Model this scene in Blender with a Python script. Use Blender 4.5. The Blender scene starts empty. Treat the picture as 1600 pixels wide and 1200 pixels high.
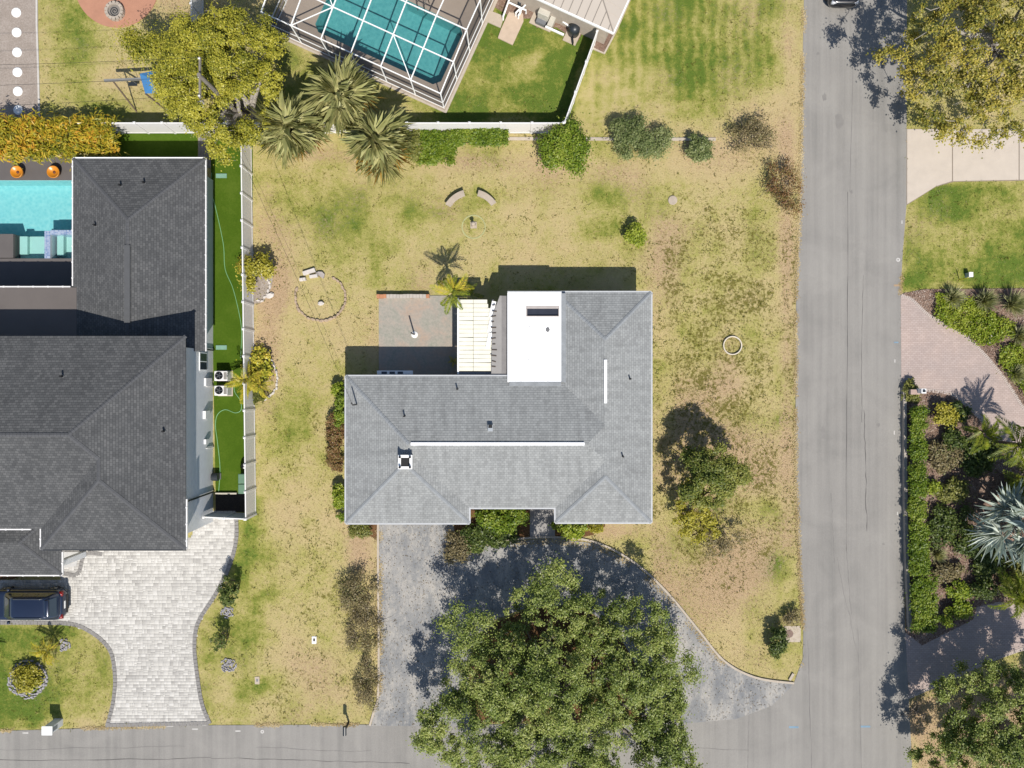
import bpy, math, random
import numpy as np
from mathutils import Vector, Matrix
from mathutils.geometry import tessellate_polygon

# ------------------------------------------------------------------ camera, sky, sun, exposure
SC = bpy.context.scene
COL = SC.collection
KP, HC = 24.0, 47.0            # photo pixels per metre on the ground, camera height in metres
cam_d = bpy.data.cameras.new('camera'); cam = bpy.data.objects.new('camera', cam_d); COL.objects.link(cam)
cam.location = (0, 0, HC); cam.rotation_euler = (0, 0, 0)
cam_d.sensor_width = 36; cam_d.lens = 36 * KP * HC / 1600.0; cam_d.clip_end = 2000; cam_d.clip_start = 0.5
SC.camera = cam
SUN_EL = math.radians(53.0)
SDX, SDY = 0.29, -0.957        # horizontal direction towards the sun
world = bpy.data.worlds.new('World'); SC.world = world; world.use_nodes = True
wn = world.node_tree.nodes; wl = world.node_tree.links
bg = wn['Background']; sky = wn.new('ShaderNodeTexSky'); sky.sky_type = 'NISHITA'; sky.sun_disc = False
sky.sun_elevation = SUN_EL; sky.sun_rotation = math.atan2(SDX, SDY); sky.air_density = 1.0; sky.dust_density = 0.6
wl.new(sky.outputs[0], bg.inputs[0]); bg.inputs[1].default_value = 0.1
sun_d = bpy.data.lights.new('sun', 'SUN'); sun_d.energy = 4.95; sun_d.angle = math.radians(0.53); sun_d.color = (1.0, 0.95, 0.87)
sun = bpy.data.objects.new('sun', sun_d); COL.objects.link(sun)
sd = Vector((SDX * math.cos(SUN_EL), SDY * math.cos(SUN_EL), math.sin(SUN_EL)))
sun.rotation_euler = sd.to_track_quat('Z', 'Y').to_euler(); sun.location = sd * 60
SC.view_settings.view_transform = 'Standard'; SC.view_settings.look = 'None'
SC.view_settings.gamma = 1.0; SC.view_settings.exposure = 0.35
SC.view_settings.use_curve_mapping = False
SC.render.engine = 'CYCLES'; SC.cycles.max_bounces = 8; SC.cycles.transparent_max_bounces = 16

R = math.radians
# ------------------------------------------------------------------ helpers
def P(px, py, h=0.0):
    s = (1 - h / HC) / KP
    return ((px - 800) * s, (600 - py) * s)
def P3(px, py, h=0.0):
    x, y = P(px, py, h); return (x, y, h)
def PP(pts, h=0.0): return [P(a, b, h) for a, b in pts]

def lin(r, g, b, k=0.56):
    f = lambda c: ((c / 255 + 0.055) / 1.055) ** 2.4 if c > 10 else c / 255 / 12.92
    return (min(f(r) * k, 0.9), min(f(g) * k, 0.9), min(f(b) * k, 0.9), 1)

class NT:
    def __init__(s, name):
        s.m = bpy.data.materials.new(name); s.m.use_nodes = True
        s.n = s.m.node_tree.nodes; s.l = s.m.node_tree.links
        s.b = s.n['Principled BSDF']; s.out = s.n['Material Output']
    def new(s, t, **kw):
        nd = s.n.new('ShaderNode' + t)
        for k, v in kw.items(): setattr(nd, k, v)
        return nd
    def link(s, a, b): s.l.new(a, b)
    def coord(s, kind='Object'): return s.new('TexCoord').outputs[kind]
    def noise(s, vec, scale, detail=4, rough=0.6, dist=0.0):
        nd = s.new('TexNoise'); s.link(vec, nd.inputs['Vector'])
        nd.inputs['Scale'].default_value = scale; nd.inputs['Detail'].default_value = detail
        nd.inputs['Roughness'].default_value = rough; nd.inputs['Distortion'].default_value = dist
        return nd.outputs['Fac']
    def ramp(s, fac, stops, interp='LINEAR'):
        nd = s.new('ValToRGB'); s.link(fac, nd.inputs[0]); cr = nd.color_ramp; cr.interpolation = interp
        while len(cr.elements) < len(stops): cr.elements.new(0.5)
        for e, (p, c) in zip(cr.elements, stops):
            e.position = p; e.color = c if not isinstance(c, (int, float)) else (c, c, c, 1)
        return nd.outputs[0]
    def mix(s, fac, a, b, mode='MIX'):
        nd = s.new('Mix', data_type='RGBA', blend_type=mode)
        for sock, v in ((nd.inputs[0], fac), (nd.inputs[6], a), (nd.inputs[7], b)):
            if hasattr(v, 'node'): s.link(v, sock)
            else: sock.default_value = v if not isinstance(v, (int, float)) or sock == nd.inputs[0] else (v, v, v, 1)
        return nd.outputs[2]
    def math(s, op, a, b=0.0, clamp=False):
        nd = s.new('Math', operation=op, use_clamp=clamp)
        for sock, v in ((nd.inputs[0], a), (nd.inputs[1], b)):
            if hasattr(v, 'node'): s.link(v, sock)
            else: sock.default_value = v
        return nd.outputs[0]
    def bump(s, h, strength=0.3, dist=0.02):
        nd = s.new('Bump'); s.link(h, nd.inputs['Height']); nd.inputs['Strength'].default_value = strength
        nd.inputs['Distance'].default_value = dist; s.link(nd.outputs[0], s.b.inputs['Normal'])
    def fin(s, col=None, rough=0.8, metal=0.0, spec=None):
        if col is not None:
            if hasattr(col, 'node'): s.link(col, s.b.inputs['Base Color'])
            else: s.b.inputs['Base Color'].default_value = col
        s.b.inputs['Roughness'].default_value = rough; s.b.inputs['Metallic'].default_value = metal
        if spec is not None: s.b.inputs['Specular IOR Level'].default_value = spec
        return s.m

MATS = {}
def plain(name, rgb, rough=0.7, metal=0.0, var=0.12, scale=3.0, bump=0.0, k=0.56, fine=40.0):
    """a painted, cast or cut surface with slight mottling and dirt"""
    if name in MATS: return MATS[name]
    t = NT(name); c = lin(*rgb, k=k); v = t.coord()
    n1 = t.noise(v, scale, 5, 0.65); n2 = t.noise(v, fine, 2, 0.6)
    f = t.math('ADD', t.math('MULTIPLY', n1, 0.65), t.math('MULTIPLY', n2, 0.35))
    lo = tuple(x * (1 - var * 1.6) for x in c[:3]) + (1,); hi = tuple(min(0.92, x * (1 + var * 1.4)) for x in c[:3]) + (1,)
    col = t.ramp(f, [(0.25, lo), (0.5, c), (0.75, hi)])
    if bump: t.bump(n2, bump, 0.02)
    MATS[name] = t.fin(col, rough, metal); return MATS[name]

def leafmat(name, cols, trans=0.34, k=0.95, rough=0.45, clump=0.5):
    """leaves: each leaf its own tint, tints drifting from clump to clump, some light through the blade"""
    if name in MATS: return MATS[name]
    t = NT(name); geo = t.new('NewGeometry')
    cs = [lin(*c, k=k) for c in cols]; n = len(cs)
    nz = t.noise(t.coord(), clump, 2, 0.5)
    f = t.math('ADD', t.math('MULTIPLY', geo.outputs['Random Per Island'], 0.6), t.math('MULTIPLY', t.math('SUBTRACT', nz, 0.3), 1.0), True)
    col = t.ramp(f, [((i + 0.5) / n, c) for i, c in enumerate(cs)])
    t.fin(col, rough, 0, 0.3)
    tr = t.new('BsdfTranslucent'); t.link(t.mix(1.0, col, (1.0, 1.0, 0.55, 1), 'MULTIPLY'), tr.inputs[0])
    mx = t.new('MixShader'); mx.inputs[0].default_value = trans
    t.link(t.b.outputs[0], mx.inputs[1]); t.link(tr.outputs[0], mx.inputs[2]); t.link(mx.outputs[0], t.out.inputs[0])
    MATS[name] = t.m; return t.m

class MB:
    """collects shapes for ONE mesh"""
    def __init__(s): s.v = []; s.f = []; s.mi = []; s.cur = 0; s.uv = {}
    def add(s, vs, fs):
        o = len(s.v); s.v += [tuple(map(float, p)) for p in vs]
        for f in fs: s.f.append(tuple(i + o for i in f)); s.mi.append(s.cur)
        return s
    def box(s, x0, x1, y0, y1, z0, z1):
        return s.add([(x0,y0,z0),(x1,y0,z0),(x1,y1,z0),(x0,y1,z0),(x0,y0,z1),(x1,y0,z1),(x1,y1,z1),(x0,y1,z1)],
                     [(0,3,2,1),(4,5,6,7),(0,1,5,4),(1,2,6,5),(2,3,7,6),(3,0,4,7)])
    def obox(s, cx, cy, lx, ly, z0, z1, ang=0, taper=1.0):
        c, n = math.cos(ang), math.sin(ang); vs = []
        for z, k in ((z0, 1.0), (z1, taper)):
            for a, b in ((-1,-1),(1,-1),(1,1),(-1,1)):
                x, y = a * lx / 2 * k, b * ly / 2 * k; vs.append((cx + x * c - y * n, cy + x * n + y * c, z))
        return s.add(vs, [(0,3,2,1),(4,5,6,7),(0,1,5,4),(1,2,6,5),(2,3,7,6),(3,0,4,7)])
    def bar(s, a, b, w, h):
        """a square-section bar from a to b"""
        a, b = Vector(a), Vector(b); d = (b - a).normalized()
        up = Vector((0,0,1)) if abs(d.z) < 0.9 else Vector((1,0,0))
        r = d.cross(up).normalized() * w / 2; u = r.cross(d).normalized() * h / 2
        vs = [p + q for p in (a, b) for q in (-r-u, r-u, r+u, -r+u)]
        return s.add(vs, [(0,1,2,3),(7,6,5,4),(0,4,5,1),(1,5,6,2),(2,6,7,3),(3,7,4,0)])
    def prism(s, poly, z0, z1, cap=True):
        n = len(poly); a = sum(poly[i][0]*poly[(i+1)%n][1]-poly[(i+1)%n][0]*poly[i][1] for i in range(n))
        if a < 0: poly = poly[::-1]
        vs = [(x,y,z0) for x,y in poly] + [(x,y,z1) for x,y in poly]
        fs = [(i,(i+1)%n,n+(i+1)%n,n+i) for i in range(n)]
        if cap:
            tri = tessellate_polygon([[Vector((x,y,0)) for x,y in poly]])
            for t in tri:
                p, q, r_ = (poly[i] for i in t)
                if (q[0]-p[0])*(r_[1]-p[1])-(q[1]-p[1])*(r_[0]-p[0]) < 0: t = t[::-1]
                fs.append(tuple(n+i for i in t))
        return s.add(vs, fs)
    def holed(s, outer, holes, z):
        loops = [[Vector((x,y,0)) for x,y in L] for L in [outer]+holes]
        flat = [p for L in loops for p in L]; fs = []
        for t in tessellate_polygon(loops):
            a, b, c = (flat[i] for i in t)
            fs.append(t if (b-a).cross(c-a).z > 0 else t[::-1])
        return s.add([(p.x,p.y,z) for p in flat], fs)
    def tube(s, pts, rad, n=6, caps=True):
        pts = [Vector(p) for p in pts]
        if not hasattr(rad, '__len__'): rad = [rad]*len(pts)
        vs = []; prev = None
        for i, p in enumerate(pts):
            d = (pts[min(i+1,len(pts)-1)] - pts[max(i-1,0)])
            d = d.normalized() if d.length > 1e-6 else Vector((0,0,1))
            up = prev if prev is not None and abs(prev.dot(d)) < 0.95 else (Vector((1,0,0)) if abs(d.x) < 0.8 else Vector((0,1,0)))
            r = (up - d * up.dot(d)).normalized(); q = d.cross(r); prev = r
            for k in range(n):
                a = 2*math.pi*k/n; vs.append(p + (r*math.cos(a)+q*math.sin(a))*rad[i])
        fs = []
        for i in range(len(pts)-1):
            for k in range(n):
                k2 = (k+1)%n; fs.append((i*n+k, i*n+k2, (i+1)*n+k2, (i+1)*n+k))
        if caps: fs.append(tuple(range(n))[::-1]); fs.append(tuple((len(pts)-1)*n+k for k in range(n)))
        return s.add(vs, fs)
    def cyl(s, x, y, z0, z1, r0, r1=None, n=16): return s.tube([(x,y,z0),(x,y,z1)], [r0, r0 if r1 is None else r1], n)
    def lathe(s, x, y, prof, n=24, a0=0.0):
        m = len(prof); vs = [(x+r*math.cos(2*math.pi*k/n), y+r*math.sin(2*math.pi*k/n), z) for r,z in prof for k in range(n)]
        return s.add(vs, [(i*n+k, i*n+(k+1)%n, (i+1)*n+(k+1)%n, (i+1)*n+k) for i in range(m-1) for k in range(n)])
    def stone(s, x, y, z, a, b, c, seed, ang=0.0, n=7):
        rnd = random.Random(seed); vs = []; cs, sn = math.cos(ang), math.sin(ang)
        for zz, k in ((0, 0.92), (0.55, 1.0), (1.0, 0.68)):
            for i in range(n):
                t = 2*math.pi*i/n; q = k*rnd.uniform(0.82, 1.12)
                u, v = a*q*math.cos(t), b*q*math.sin(t); vs.append((x+u*cs-v*sn, y+u*sn+v*cs, z+c*zz*rnd.uniform(0.9,1.05)))
        fs = [(i*n+k, i*n+(k+1)%n, (i+1)*n+(k+1)%n, (i+1)*n+k) for i in range(2) for k in range(n)]
        fs.append(tuple(2*n+k for k in range(n)))
        return s.add(vs, fs)
    def mesh(s, name, mats, smooth=False):
        me = bpy.data.meshes.new(name); me.from_pydata(s.v, [], s.f)
        for m in (mats if isinstance(mats, (list, tuple)) else [mats]): me.materials.append(m)
        if any(s.mi): me.polygons.foreach_set('material_index', s.mi)
        if smooth: me.polygons.foreach_set('use_smooth', [True]*len(me.polygons))
        me.update(); return me
    def build(s, name, mats, parent=None, smooth=False, bevel=0.0):
        o = bpy.data.objects.new(name, s.mesh(name, mats, smooth)); COL.objects.link(o)
        if parent is not None: adopt(o, parent)
        if bevel:
            md = o.modifiers.new('bevel', 'BEVEL'); md.width = bevel; md.segments = 2; md.limit_method = 'ANGLE'
        return o

def adopt(o, parent):
    """o was made in world coordinates: keep it there under its parent (empties and meshes here are never turned)"""
    o.parent = parent; p = parent; off = Vector((0,0,0))
    while p is not None: off += p.location; p = p.parent
    o.location = -off
def tag(o, label, cat, group=None, kind=None):
    if label: o['label'] = label
    if cat: o['category'] = cat
    if group: o['group'] = group
    if kind: o['kind'] = kind
    return o
def thing(name, label, cat, loc=(0,0,0), group=None):
    o = bpy.data.objects.new(name, None); COL.objects.link(o); o.location = (loc[0], loc[1], loc[2] if len(loc) > 2 else 0)
    o.empty_display_size = 0.3
    return tag(o, label, cat, group)
def struct(name, mb, mats, label=None, parent=None):
    o = mb.build(name, mats, parent); o['kind'] = 'structure'
    if label: o['label'] = label
    return o
def part(name, me, parent, loc=(0,0,0), rz=0.0, rot=None, scale=None):
    """a part that shares mesh data, in its parent's own space"""
    o = bpy.data.objects.new(name, me); COL.objects.link(o); o.parent = parent; o.location = loc
    o.rotation_euler = rot if rot is not None else (0,0,rz)
    if scale is not None: o.scale = (scale,)*3 if not hasattr(scale,'__len__') else scale
    return o

def np_mesh(name, V, F, mats):
    """quads from numpy arrays"""
    me = bpy.data.meshes.new(name); n, k = F.shape
    me.vertices.add(len(V)); me.vertices.foreach_set('co', V.astype(np.float32).ravel())
    me.loops.add(n*k); me.loops.foreach_set('vertex_index', F.astype(np.int32).ravel())
    me.polygons.add(n); me.polygons.foreach_set('loop_start', np.arange(0, n*k, k, dtype=np.int32))
    for m in (mats if isinstance(mats,(list,tuple)) else [mats]): me.materials.append(m)
    me.update(calc_edges=True); me.validate(); return me
def leaf_quads(C, N, L, W, rng, T=None, fold=0.12):
    n = len(C); N = N / (np.linalg.norm(N, axis=1, keepdims=True) + 1e-9)
    if T is None: T = rng.normal(size=(n,3))
    T = T - N * (T*N).sum(1, keepdims=True); T /= np.linalg.norm(T, axis=1, keepdims=True) + 1e-9
    B = np.cross(N, T); L = np.broadcast_to(L,(n,))[:,None]; W = np.broadcast_to(W,(n,))[:,None]
    V = np.stack([C - T*L/2, C + B*W/2 + N*L*fold, C + T*L/2, C - B*W/2 + N*L*fold], 1).reshape(-1,3)
    return V, np.arange(4*n).reshape(n,4)
def leaf_obj(name, C, N, L, W, mat, rng, parent=None, T=None, fold=0.12):
    V, F = leaf_quads(C, N, L, W, rng, T, fold)
    o = bpy.data.objects.new(name, np_mesh(name, V, F, mat)); COL.objects.link(o)
    if parent is not None: adopt(o, parent)
    return o
def clump_leaves(cl, per, rng, flat=0.7, up=1.2, skin=0.5, spray=0.12):
    """cl: n x 4 (x, y, z, r): leaves through each clump, thicker towards its skin"""
    cl = np.asarray(cl, float); cnt = np.maximum(4, (per * (cl[:,3]/cl[:,3].mean())**2)).astype(int)
    idx = np.repeat(np.arange(len(cl)), cnt); n = len(idx)
    D = rng.normal(size=(n,3)); D /= np.linalg.norm(D, axis=1, keepdims=True)
    low = D[:,2] < -0.2; D[low,2] *= -0.6
    rr = cl[idx,3] * rng.random(n)**skin * rng.uniform(0.8, 1.25, n); st = rng.random(n) < spray; rr[st] *= rng.uniform(1.0, 2.1, int(st.sum()))
    C = cl[idx,:3] + D * rr[:,None] * np.array([1,1,flat])
    N = D*0.8 + np.array([0,0,up]) + rng.normal(size=(n,3))*0.55
    return C, N
def inpoly(px, py, poly):
    poly = np.asarray(poly); x, y = poly[:,0], poly[:,1]; c = np.zeros(px.shape, bool); j = len(poly)-1
    for i in range(len(poly)):
        m = ((y[i] > py) != (y[j] > py)) & (px < (x[j]-x[i])*(py-y[i])/(y[j]-y[i]+1e-12)+x[i]); c ^= m; j = i
    return c
def vnoise(x, y, seed):
    """smooth lattice noise for the lawn's patches"""
    g = np.random.default_rng(seed).random((128,128)); xi = np.floor(x).astype(int); yi = np.floor(y).astype(int)
    fx, fy = x-xi, y-yi; fx = fx*fx*(3-2*fx); fy = fy*fy*(3-2*fy); w = lambda a, b: g[a % 128, b % 128]
    return (w(xi,yi)*(1-fx)+w(xi+1,yi)*fx)*(1-fy)+(w(xi,yi+1)*(1-fx)+w(xi+1,yi+1)*fx)*fy
def smooth_line(pts, n=6):
    """Catmull-Rom through the points"""
    out = []; m = len(pts)
    for i in range(m-1):
        p0, p1, p2, p3 = (np.array(pts[max(0,min(m-1,j))], float) for j in (i-1,i,i+1,i+2))
        for k in range(n):
            t = k/n; out.append(tuple(0.5*((2*p1)+(-p0+p2)*t+(2*p0-5*p1+4*p2-p3)*t*t+(-p0+3*p1-3*p2+p3)*t**3)))
    out.append(tuple(pts[-1])); return out
def ribbon(mb, line, w, z0, z1):
    """a low kerb of width w along a line of ground points"""
    L = [Vector((x,y,0)) for x,y in line]; n = len(L); A = []; B = []
    for i in range(n):
        d = (L[min(i+1,n-1)]-L[max(i-1,0)]).normalized(); q = Vector((-d.y,d.x,0))*w/2; A.append(L[i]+q); B.append(L[i]-q)
    vs = []
    for a, b in zip(A, B): vs += [(a.x,a.y,z0),(a.x,a.y,z1),(b.x,b.y,z1),(b.x,b.y,z0)]
    fs = []
    for i in range(n-1):
        o, p = i*4, i*4+4; fs += [(o,p,p+1,o+1),(o+1,p+1,p+2,o+2),(o+2,p+2,p+3,o+3)]
    fs += [(0,1,2,3),((n-1)*4+3,(n-1)*4+2,(n-1)*4+1,(n-1)*4)]
    return mb.add(vs, fs)
# ------------------------------------------------------------------ setting: ground, road, drives, pools
ROAD = [(1258,-3000),(1256,0),(1252,200),(1249,330),(1244,450),(1243,600),(1243,740),(1249,880),(1255,990),(1254,1030),(1240,1068),
        (1205,1102),(1150,1121),(1085,1127),(900,1131),(690,1132),(590,1132),(330,1133),(200,1136),(0,1142),(-3000,1150),
        (-3000,1335),(1235,1335),(1255,1400),(1255,3500),(1428,3500),(1425,1200),(1420,1092),(1414,985),(1410,800),(1408,606),(1407,460),(1410,400),(1416,322),(1417,0),(1418,-3000)]
DRIVE = [(592,800),(704,800),(712,838),(735,859),(790,846),(866,841),(930,849),(990,880),(1040,925),(1090,985),(1130,1033),(1180,1060),(1240,1069),
         (1205,1103),(1150,1123),(1085,1129),(1000,1131),(1008,1100),(998,1050),(965,988),(910,946),(830,946),(774,968),(740,1006),(732,1050),(733,1110),(740,1134),(580,1134),(586,1110),(592,1085)]
NDRIVE = [(95,840),(300,840),(306,800),(368,800),(369,845),(357,888),(336,930),(310,972),(304,1010),(309,1060),(316,1100),(328,1131),(168,1134),
          (178,1096),(180,1060),(176,1022),(162,1002),(140,986),(114,976),(60,973),(-120,973),(-120,906),(95,906)]
CONC = [(1416,202),(1700,202),(1700,281),(1490,284),(1462,292),(1440,306),(1416,321)]
PAV_A = [(1407,461),(1424,468),(1450,492),(1480,508),(1512,528),(1545,562),(1572,596),(1600,640),(1640,700),(1640,1010),(1580,1020),(1540,1036),(1420,1090),
         (1414,988),(1440,1006),(1475,988),(1520,966),(1524,945),(1560,938),(1600,945),(1600,880),(1600,725),(1560,690),(1532,655),(1500,625),(1480,614),(1408,606)]
MULCH_R = [(1409,606),(1482,613),(1504,628),(1534,657),(1562,692),(1602,727),(1602,946),(1560,940),(1526,948),(1520,968),(1476,990),(1440,1008),(1415,988)]
MULCH_RU = [(1409,459),(1445,452),(1700,450),(1700,700),(1602,640),(1572,594),(1546,560),(1513,526),(1482,506),(1452,490),(1426,467)]
MULCH_ISL = [(742,1010),(776,972),(830,950),(910,950),(966,990),(1000,1050),(1010,1100),(1000,1127),(750,1129),(736,1100),(734,1050)]
TURF = [(330,208),(395,208),(395,771),(337,771),(333,560),(328,540)]
HOUSE = [(548,592),(1010,592),(1010,812),(548,812)]
LPOOL = [(-200,282),(118,282),(118,404),(-200,404)]
U = Vector((0.91,-0.414,0)); VV = Vector((0.414,0.91,0))       # axes of the house and pool cage that stand askew
S0 = Vector(P3(694,169)); 
def cage(u, v, z=0.0): q = S0 + U*u + VV*v; return (q.x, q.y, z)
CPOOL = [cage(u,v)[:2] for u,v in ((-9.9,1.5),(-9.5,1.1),(-1.3,1.1),(-0.9,1.5),(-0.9,4.9),(-1.3,5.3),(-5.2,5.4),(-6.2,6.6),(-9.9,6.6))]

def px_of(x, y): return x*KP+800, 600-y*KP
# ground: one sheet, fine where the photo looks, wide to the horizon; 'lawn' = (green, bare, weedy, mown)
gx = np.concatenate([[-600,-300,-120,-70,-50], np.arange(-40,40.01,0.25), [50,70,120,300,600]])
gy = np.concatenate([[-600,-300,-120,-70,-45], np.arange(-32,32.01,0.25), [45,70,120,300,600]])
GX, GY = np.meshgrid(gx, gy, indexing='ij'); nx, ny = GX.shape
PX, PY = px_of(GX, GY)
gz = 0.012*(vnoise(GX*0.9,GY*0.9,3)-0.5) + 0.008*(vnoise(GX*0.25,GY*0.25,4)-0.5) - 0.003
Vg = np.stack([GX, GY, gz], -1).reshape(-1,3)
ii, jj = np.meshgrid(np.arange(nx-1), np.arange(ny-1), indexing='ij'); b0 = (ii*ny+jj).ravel()
Fg = np.stack([b0, b0+ny, b0+ny+1, b0+1], 1)
cx, cy = GX[:-1,:-1].ravel()+0.125, GY[:-1,:-1].ravel()+0.125
in1 = inpoly(cx, cy, [P(*q) for q in [(-190,270),(125,270),(125,414),(-190,414)]])
cen = np.mean(np.array(CPOOL), 0); in2 = inpoly(cx, cy, [tuple(cen+(np.array(q)-cen)*1.1) for q in CPOOL])
Fg = Fg[~(in1 | in2)]
green = np.full(PX.shape, 0.36); bare = np.full(PX.shape, 0.15); weedy = np.full(PX.shape, 0.25); mown = np.zeros(PX.shape)
def blob(A, x, y, rx, ry, v, hard=1.0):
    d = ((PX-x)/rx)**2 + ((PY-y)/ry)**2; A += v*np.exp(-np.minimum(d,50)**hard)
def zone(A, poly, v, soft=10):
    m = np.zeros(PX.shape)
    for dx in (-soft,0,soft):
        for dy in (-soft,0,soft): m += inpoly(PX+dx, PY+dy, poly)
    m /= 9; A *= (1-m); A += m*v
# wide zones
zone(green, [(905,-900),(1256,-900),(1252,120),(1150,150),(905,170)], 0.74, 26); zone(mown, [(905,-900),(1225,-900),(1215,140),(905,170)], 1.0, 26)
zone(green, [(640,150),(745,20),(830,0),(930,60),(885,195),(640,195)], 0.98, 10); zone(bare,[(640,150),(745,20),(830,0),(930,60),(885,195),(640,195)],0.0,8)
zone(green, [(395,240),(1020,240),(1020,455),(560,455),(395,300)], 0.42, 24)
zone(green, [(1020,300),(1243,300),(1250,1060),(1020,900)], 0.40, 30); zone(weedy, [(1000,330),(1243,330),(1250,930),(1020,900)], 0.95, 34)
zone(bare, [(1020,560),(1243,560),(1250,1060),(1020,900)], 0.45, 34)
zone(green, [(395,480),(590,560),(540,600),(540,830),(590,830),(590,1135),(395,1135)], 0.41, 20); zone(weedy,[(400,640),(530,640),(590,840),(590,1135),(400,1135)],0.5,20)
zone(green, [(-900,975),(120,975),(175,1030),(178,1090),(165,1135),(-900,1140)], 0.95, 8); zone(green, [(306,1135),(306,980),(368,880),(372,805),(402,805),(400,1135)], 0.74, 14)
zone(green, [(1408,285),(2600,285),(2600,450),(1408,452)], 0.86, 8); zone(mown,[(1408,285),(2600,285),(2600,450),(1408,452)],0.35,8)
zone(green, [(62,-900),(290,-900),(290,185),(62,185)], 0.58, 14)
zone(green, [(420,50),(690,170),(640,195),(420,195)], 0.72, 10)
zone(green, [(1418,1090),(2600,700),(2600,2600),(1425,1300)], 0.30, 10); zone(bare, [(1418,1090),(2600,700),(2600,2600),(1425,1300)], 0.75, 10)
for a in [(440,300,60,70,.25),(560,330,110,60,.2),(620,420,80,60,.14),(760,250,60,25,.2),(830,300,80,30,.22),(700,400,60,30,-.1),(720,270,90,30,-.3),(960,260,160,20,-.25),(850,250,60,30,-.25),
          (1180,330,50,70,.2),(1210,660,25,18,.45),(1200,885,30,26,.75),(1130,770,40,60,.25),(1080,600,40,160,.12),(960,320,40,60,.12),(1140,60,40,90,-.12),(1235,100,30,220,-.35),(1200,190,60,60,-.2),
          (415,1070,24,16,.4),(470,640,60,60,.2),(420,930,26,14,.4),(405,970,20,40,.3),(460,1090,16,24,.3),(500,1000,30,24,.15),(536,1065,12,10,.5),(450,1120,60,12,.1),
          (130,1060,45,60,-.40),(150,1120,40,26,-.4),(20,1100,60,40,.1),(350,1080,24,40,-.3),(1460,360,46,36,-.34),(1420,330,30,60,-.3),(1560,420,60,30,.25),(110,30,30,60,.25),(200,130,90,30,-.3),(90,140,30,30,-.1),
          (800,60,46,26,.2),(838,90,26,22,-.55),(780,45,20,30,-.2),(855,60,30,20,-.3)]: blob(green, *a)
for a in [(500,245,60,16,.5),(730,255,60,22,.55),(640,290,60,30,.3),(860,255,40,40,.55),(960,275,70,30,.35),(1030,420,26,130,.35),(1060,460,20,200,.2),(690,330,70,30,.3),(660,420,34,50,.25),
          (430,440,30,80,.7),(415,560,26,70,.5),(415,300,24,60,.4),(560,850,28,60,.6),(1100,930,80,60,.45),(960,830,50,20,.7),(1030,880,26,60,.4),(1230,430,14,400,.45),(1175,40,20,140,.25),(1190,210,60,40,.4),
          (1100,230,80,30,.25),(870,50,40,40,.2),(500,1080,70,40,.3),(440,880,30,90,.15),(1120,700,60,100,.3),(510,465,30,25,.15),(1470,340,40,40,.2),(580,560,14,60,.2),(250,0,120,30,.3),(1150,880,50,50,.35),(470,1040,40,70,.25)]: blob(bare, *a)
green += 0.5*(vnoise(GX*0.35,GY*0.35,11)-0.5) + 0.35*(vnoise(GX*0.9,GY*0.9,12)-0.5); bare += 0.5*(vnoise(GX*0.5+9,GY*0.5,13)-0.5)
me = np_mesh('ground', Vg, Fg, [])
at = me.attributes.new('lawn', 'FLOAT_COLOR', 'POINT')
at.data.foreach_set('color', np.clip(np.stack([green,bare,weedy,mown],-1),0,1).astype(np.float32).ravel())
t = NT('lawn'); v = t.coord(); a = t.new('Attribute', attribute_name='lawn'); sep = t.new('SeparateColor'); t.link(a.outputs['Color'], sep.inputs[0])
nA = t.noise(v, 1.3, 5, 0.65, 0.3); nB = t.noise(v, 5.0, 5, 0.7); nC = t.noise(v, 19.0, 3, 0.75); nD = t.noise(v, 3.3, 5, 0.8, 0.25); nE = t.noise(v, 0.45, 4, 0.65, 0.5)
wav = t.new('TexWave', wave_type='BANDS', bands_direction='X'); t.link(v, wav.inputs[0]); wav.inputs['Scale'].default_value = 0.42; wav.inputs['Distortion'].default_value = 4.0; wav.inputs['Detail'].default_value = 2
g = t.math('ADD', sep.outputs[0], t.math('MULTIPLY', t.math('SUBTRACT', nA, 0.5), 0.9))
g = t.math('ADD', g, t.math('MULTIPLY', t.math('SUBTRACT', nB, 0.5), 0.75)); g = t.math('ADD', g, t.math('MULTIPLY', t.math('SUBTRACT', nC, 0.5), 0.55))
g = t.math('ADD', g, t.math('MULTIPLY', t.math('MULTIPLY', t.math('SUBTRACT', wav.outputs['Fac'], 0.5), a.outputs['Alpha']), 0.2))
turfcol = t.ramp(g, [(0.04, lin(224,202,150)), (0.34, lin(216,200,138)), (0.56, lin(198,190,114)), (0.78, lin(160,164,78)), (1.0, lin(112,136,54))])
dirt = t.ramp(nC, [(0.3, lin(172,140,108)), (0.5, lin(214,182,146)), (0.7, lin(232,208,172))])
bf = t.math('ADD', t.math('MULTIPLY', sep.outputs[1], 1.15), t.math('MULTIPLY', t.math('SUBTRACT', nB, 0.55), 1.5))
bf = t.math('ADD', bf, t.math('MULTIPLY', t.math('SUBTRACT', nC, 0.5), 0.8))
col = t.mix(t.ramp(bf, [(0.3, 0.0), (0.75, 0.92)]), turfcol, dirt)
wf = t.math('ADD', t.math('MULTIPLY', nD, 0.62), t.math('MULTIPLY', nB, 0.38)); wf = t.math('ADD', wf, t.math('MULTIPLY', t.math('SUBTRACT', sep.outputs[2], 1.0), 0.14)); wf = t.math('ADD', wf, t.math('MULTIPLY', t.math('SUBTRACT', nE, 0.54), 0.42))
weed = t.ramp(nC, [(0.3, lin(92,92,36)), (0.55, lin(130,124,54)), (0.75, lin(160,146,80))])
col = t.mix(t.math('MULTIPLY', t.ramp(wf, [(0.47, 0.0), (0.55, 0.9)]), 1.0), col, weed)
fine = t.noise(v, 55.0, 2, 0.7)
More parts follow.
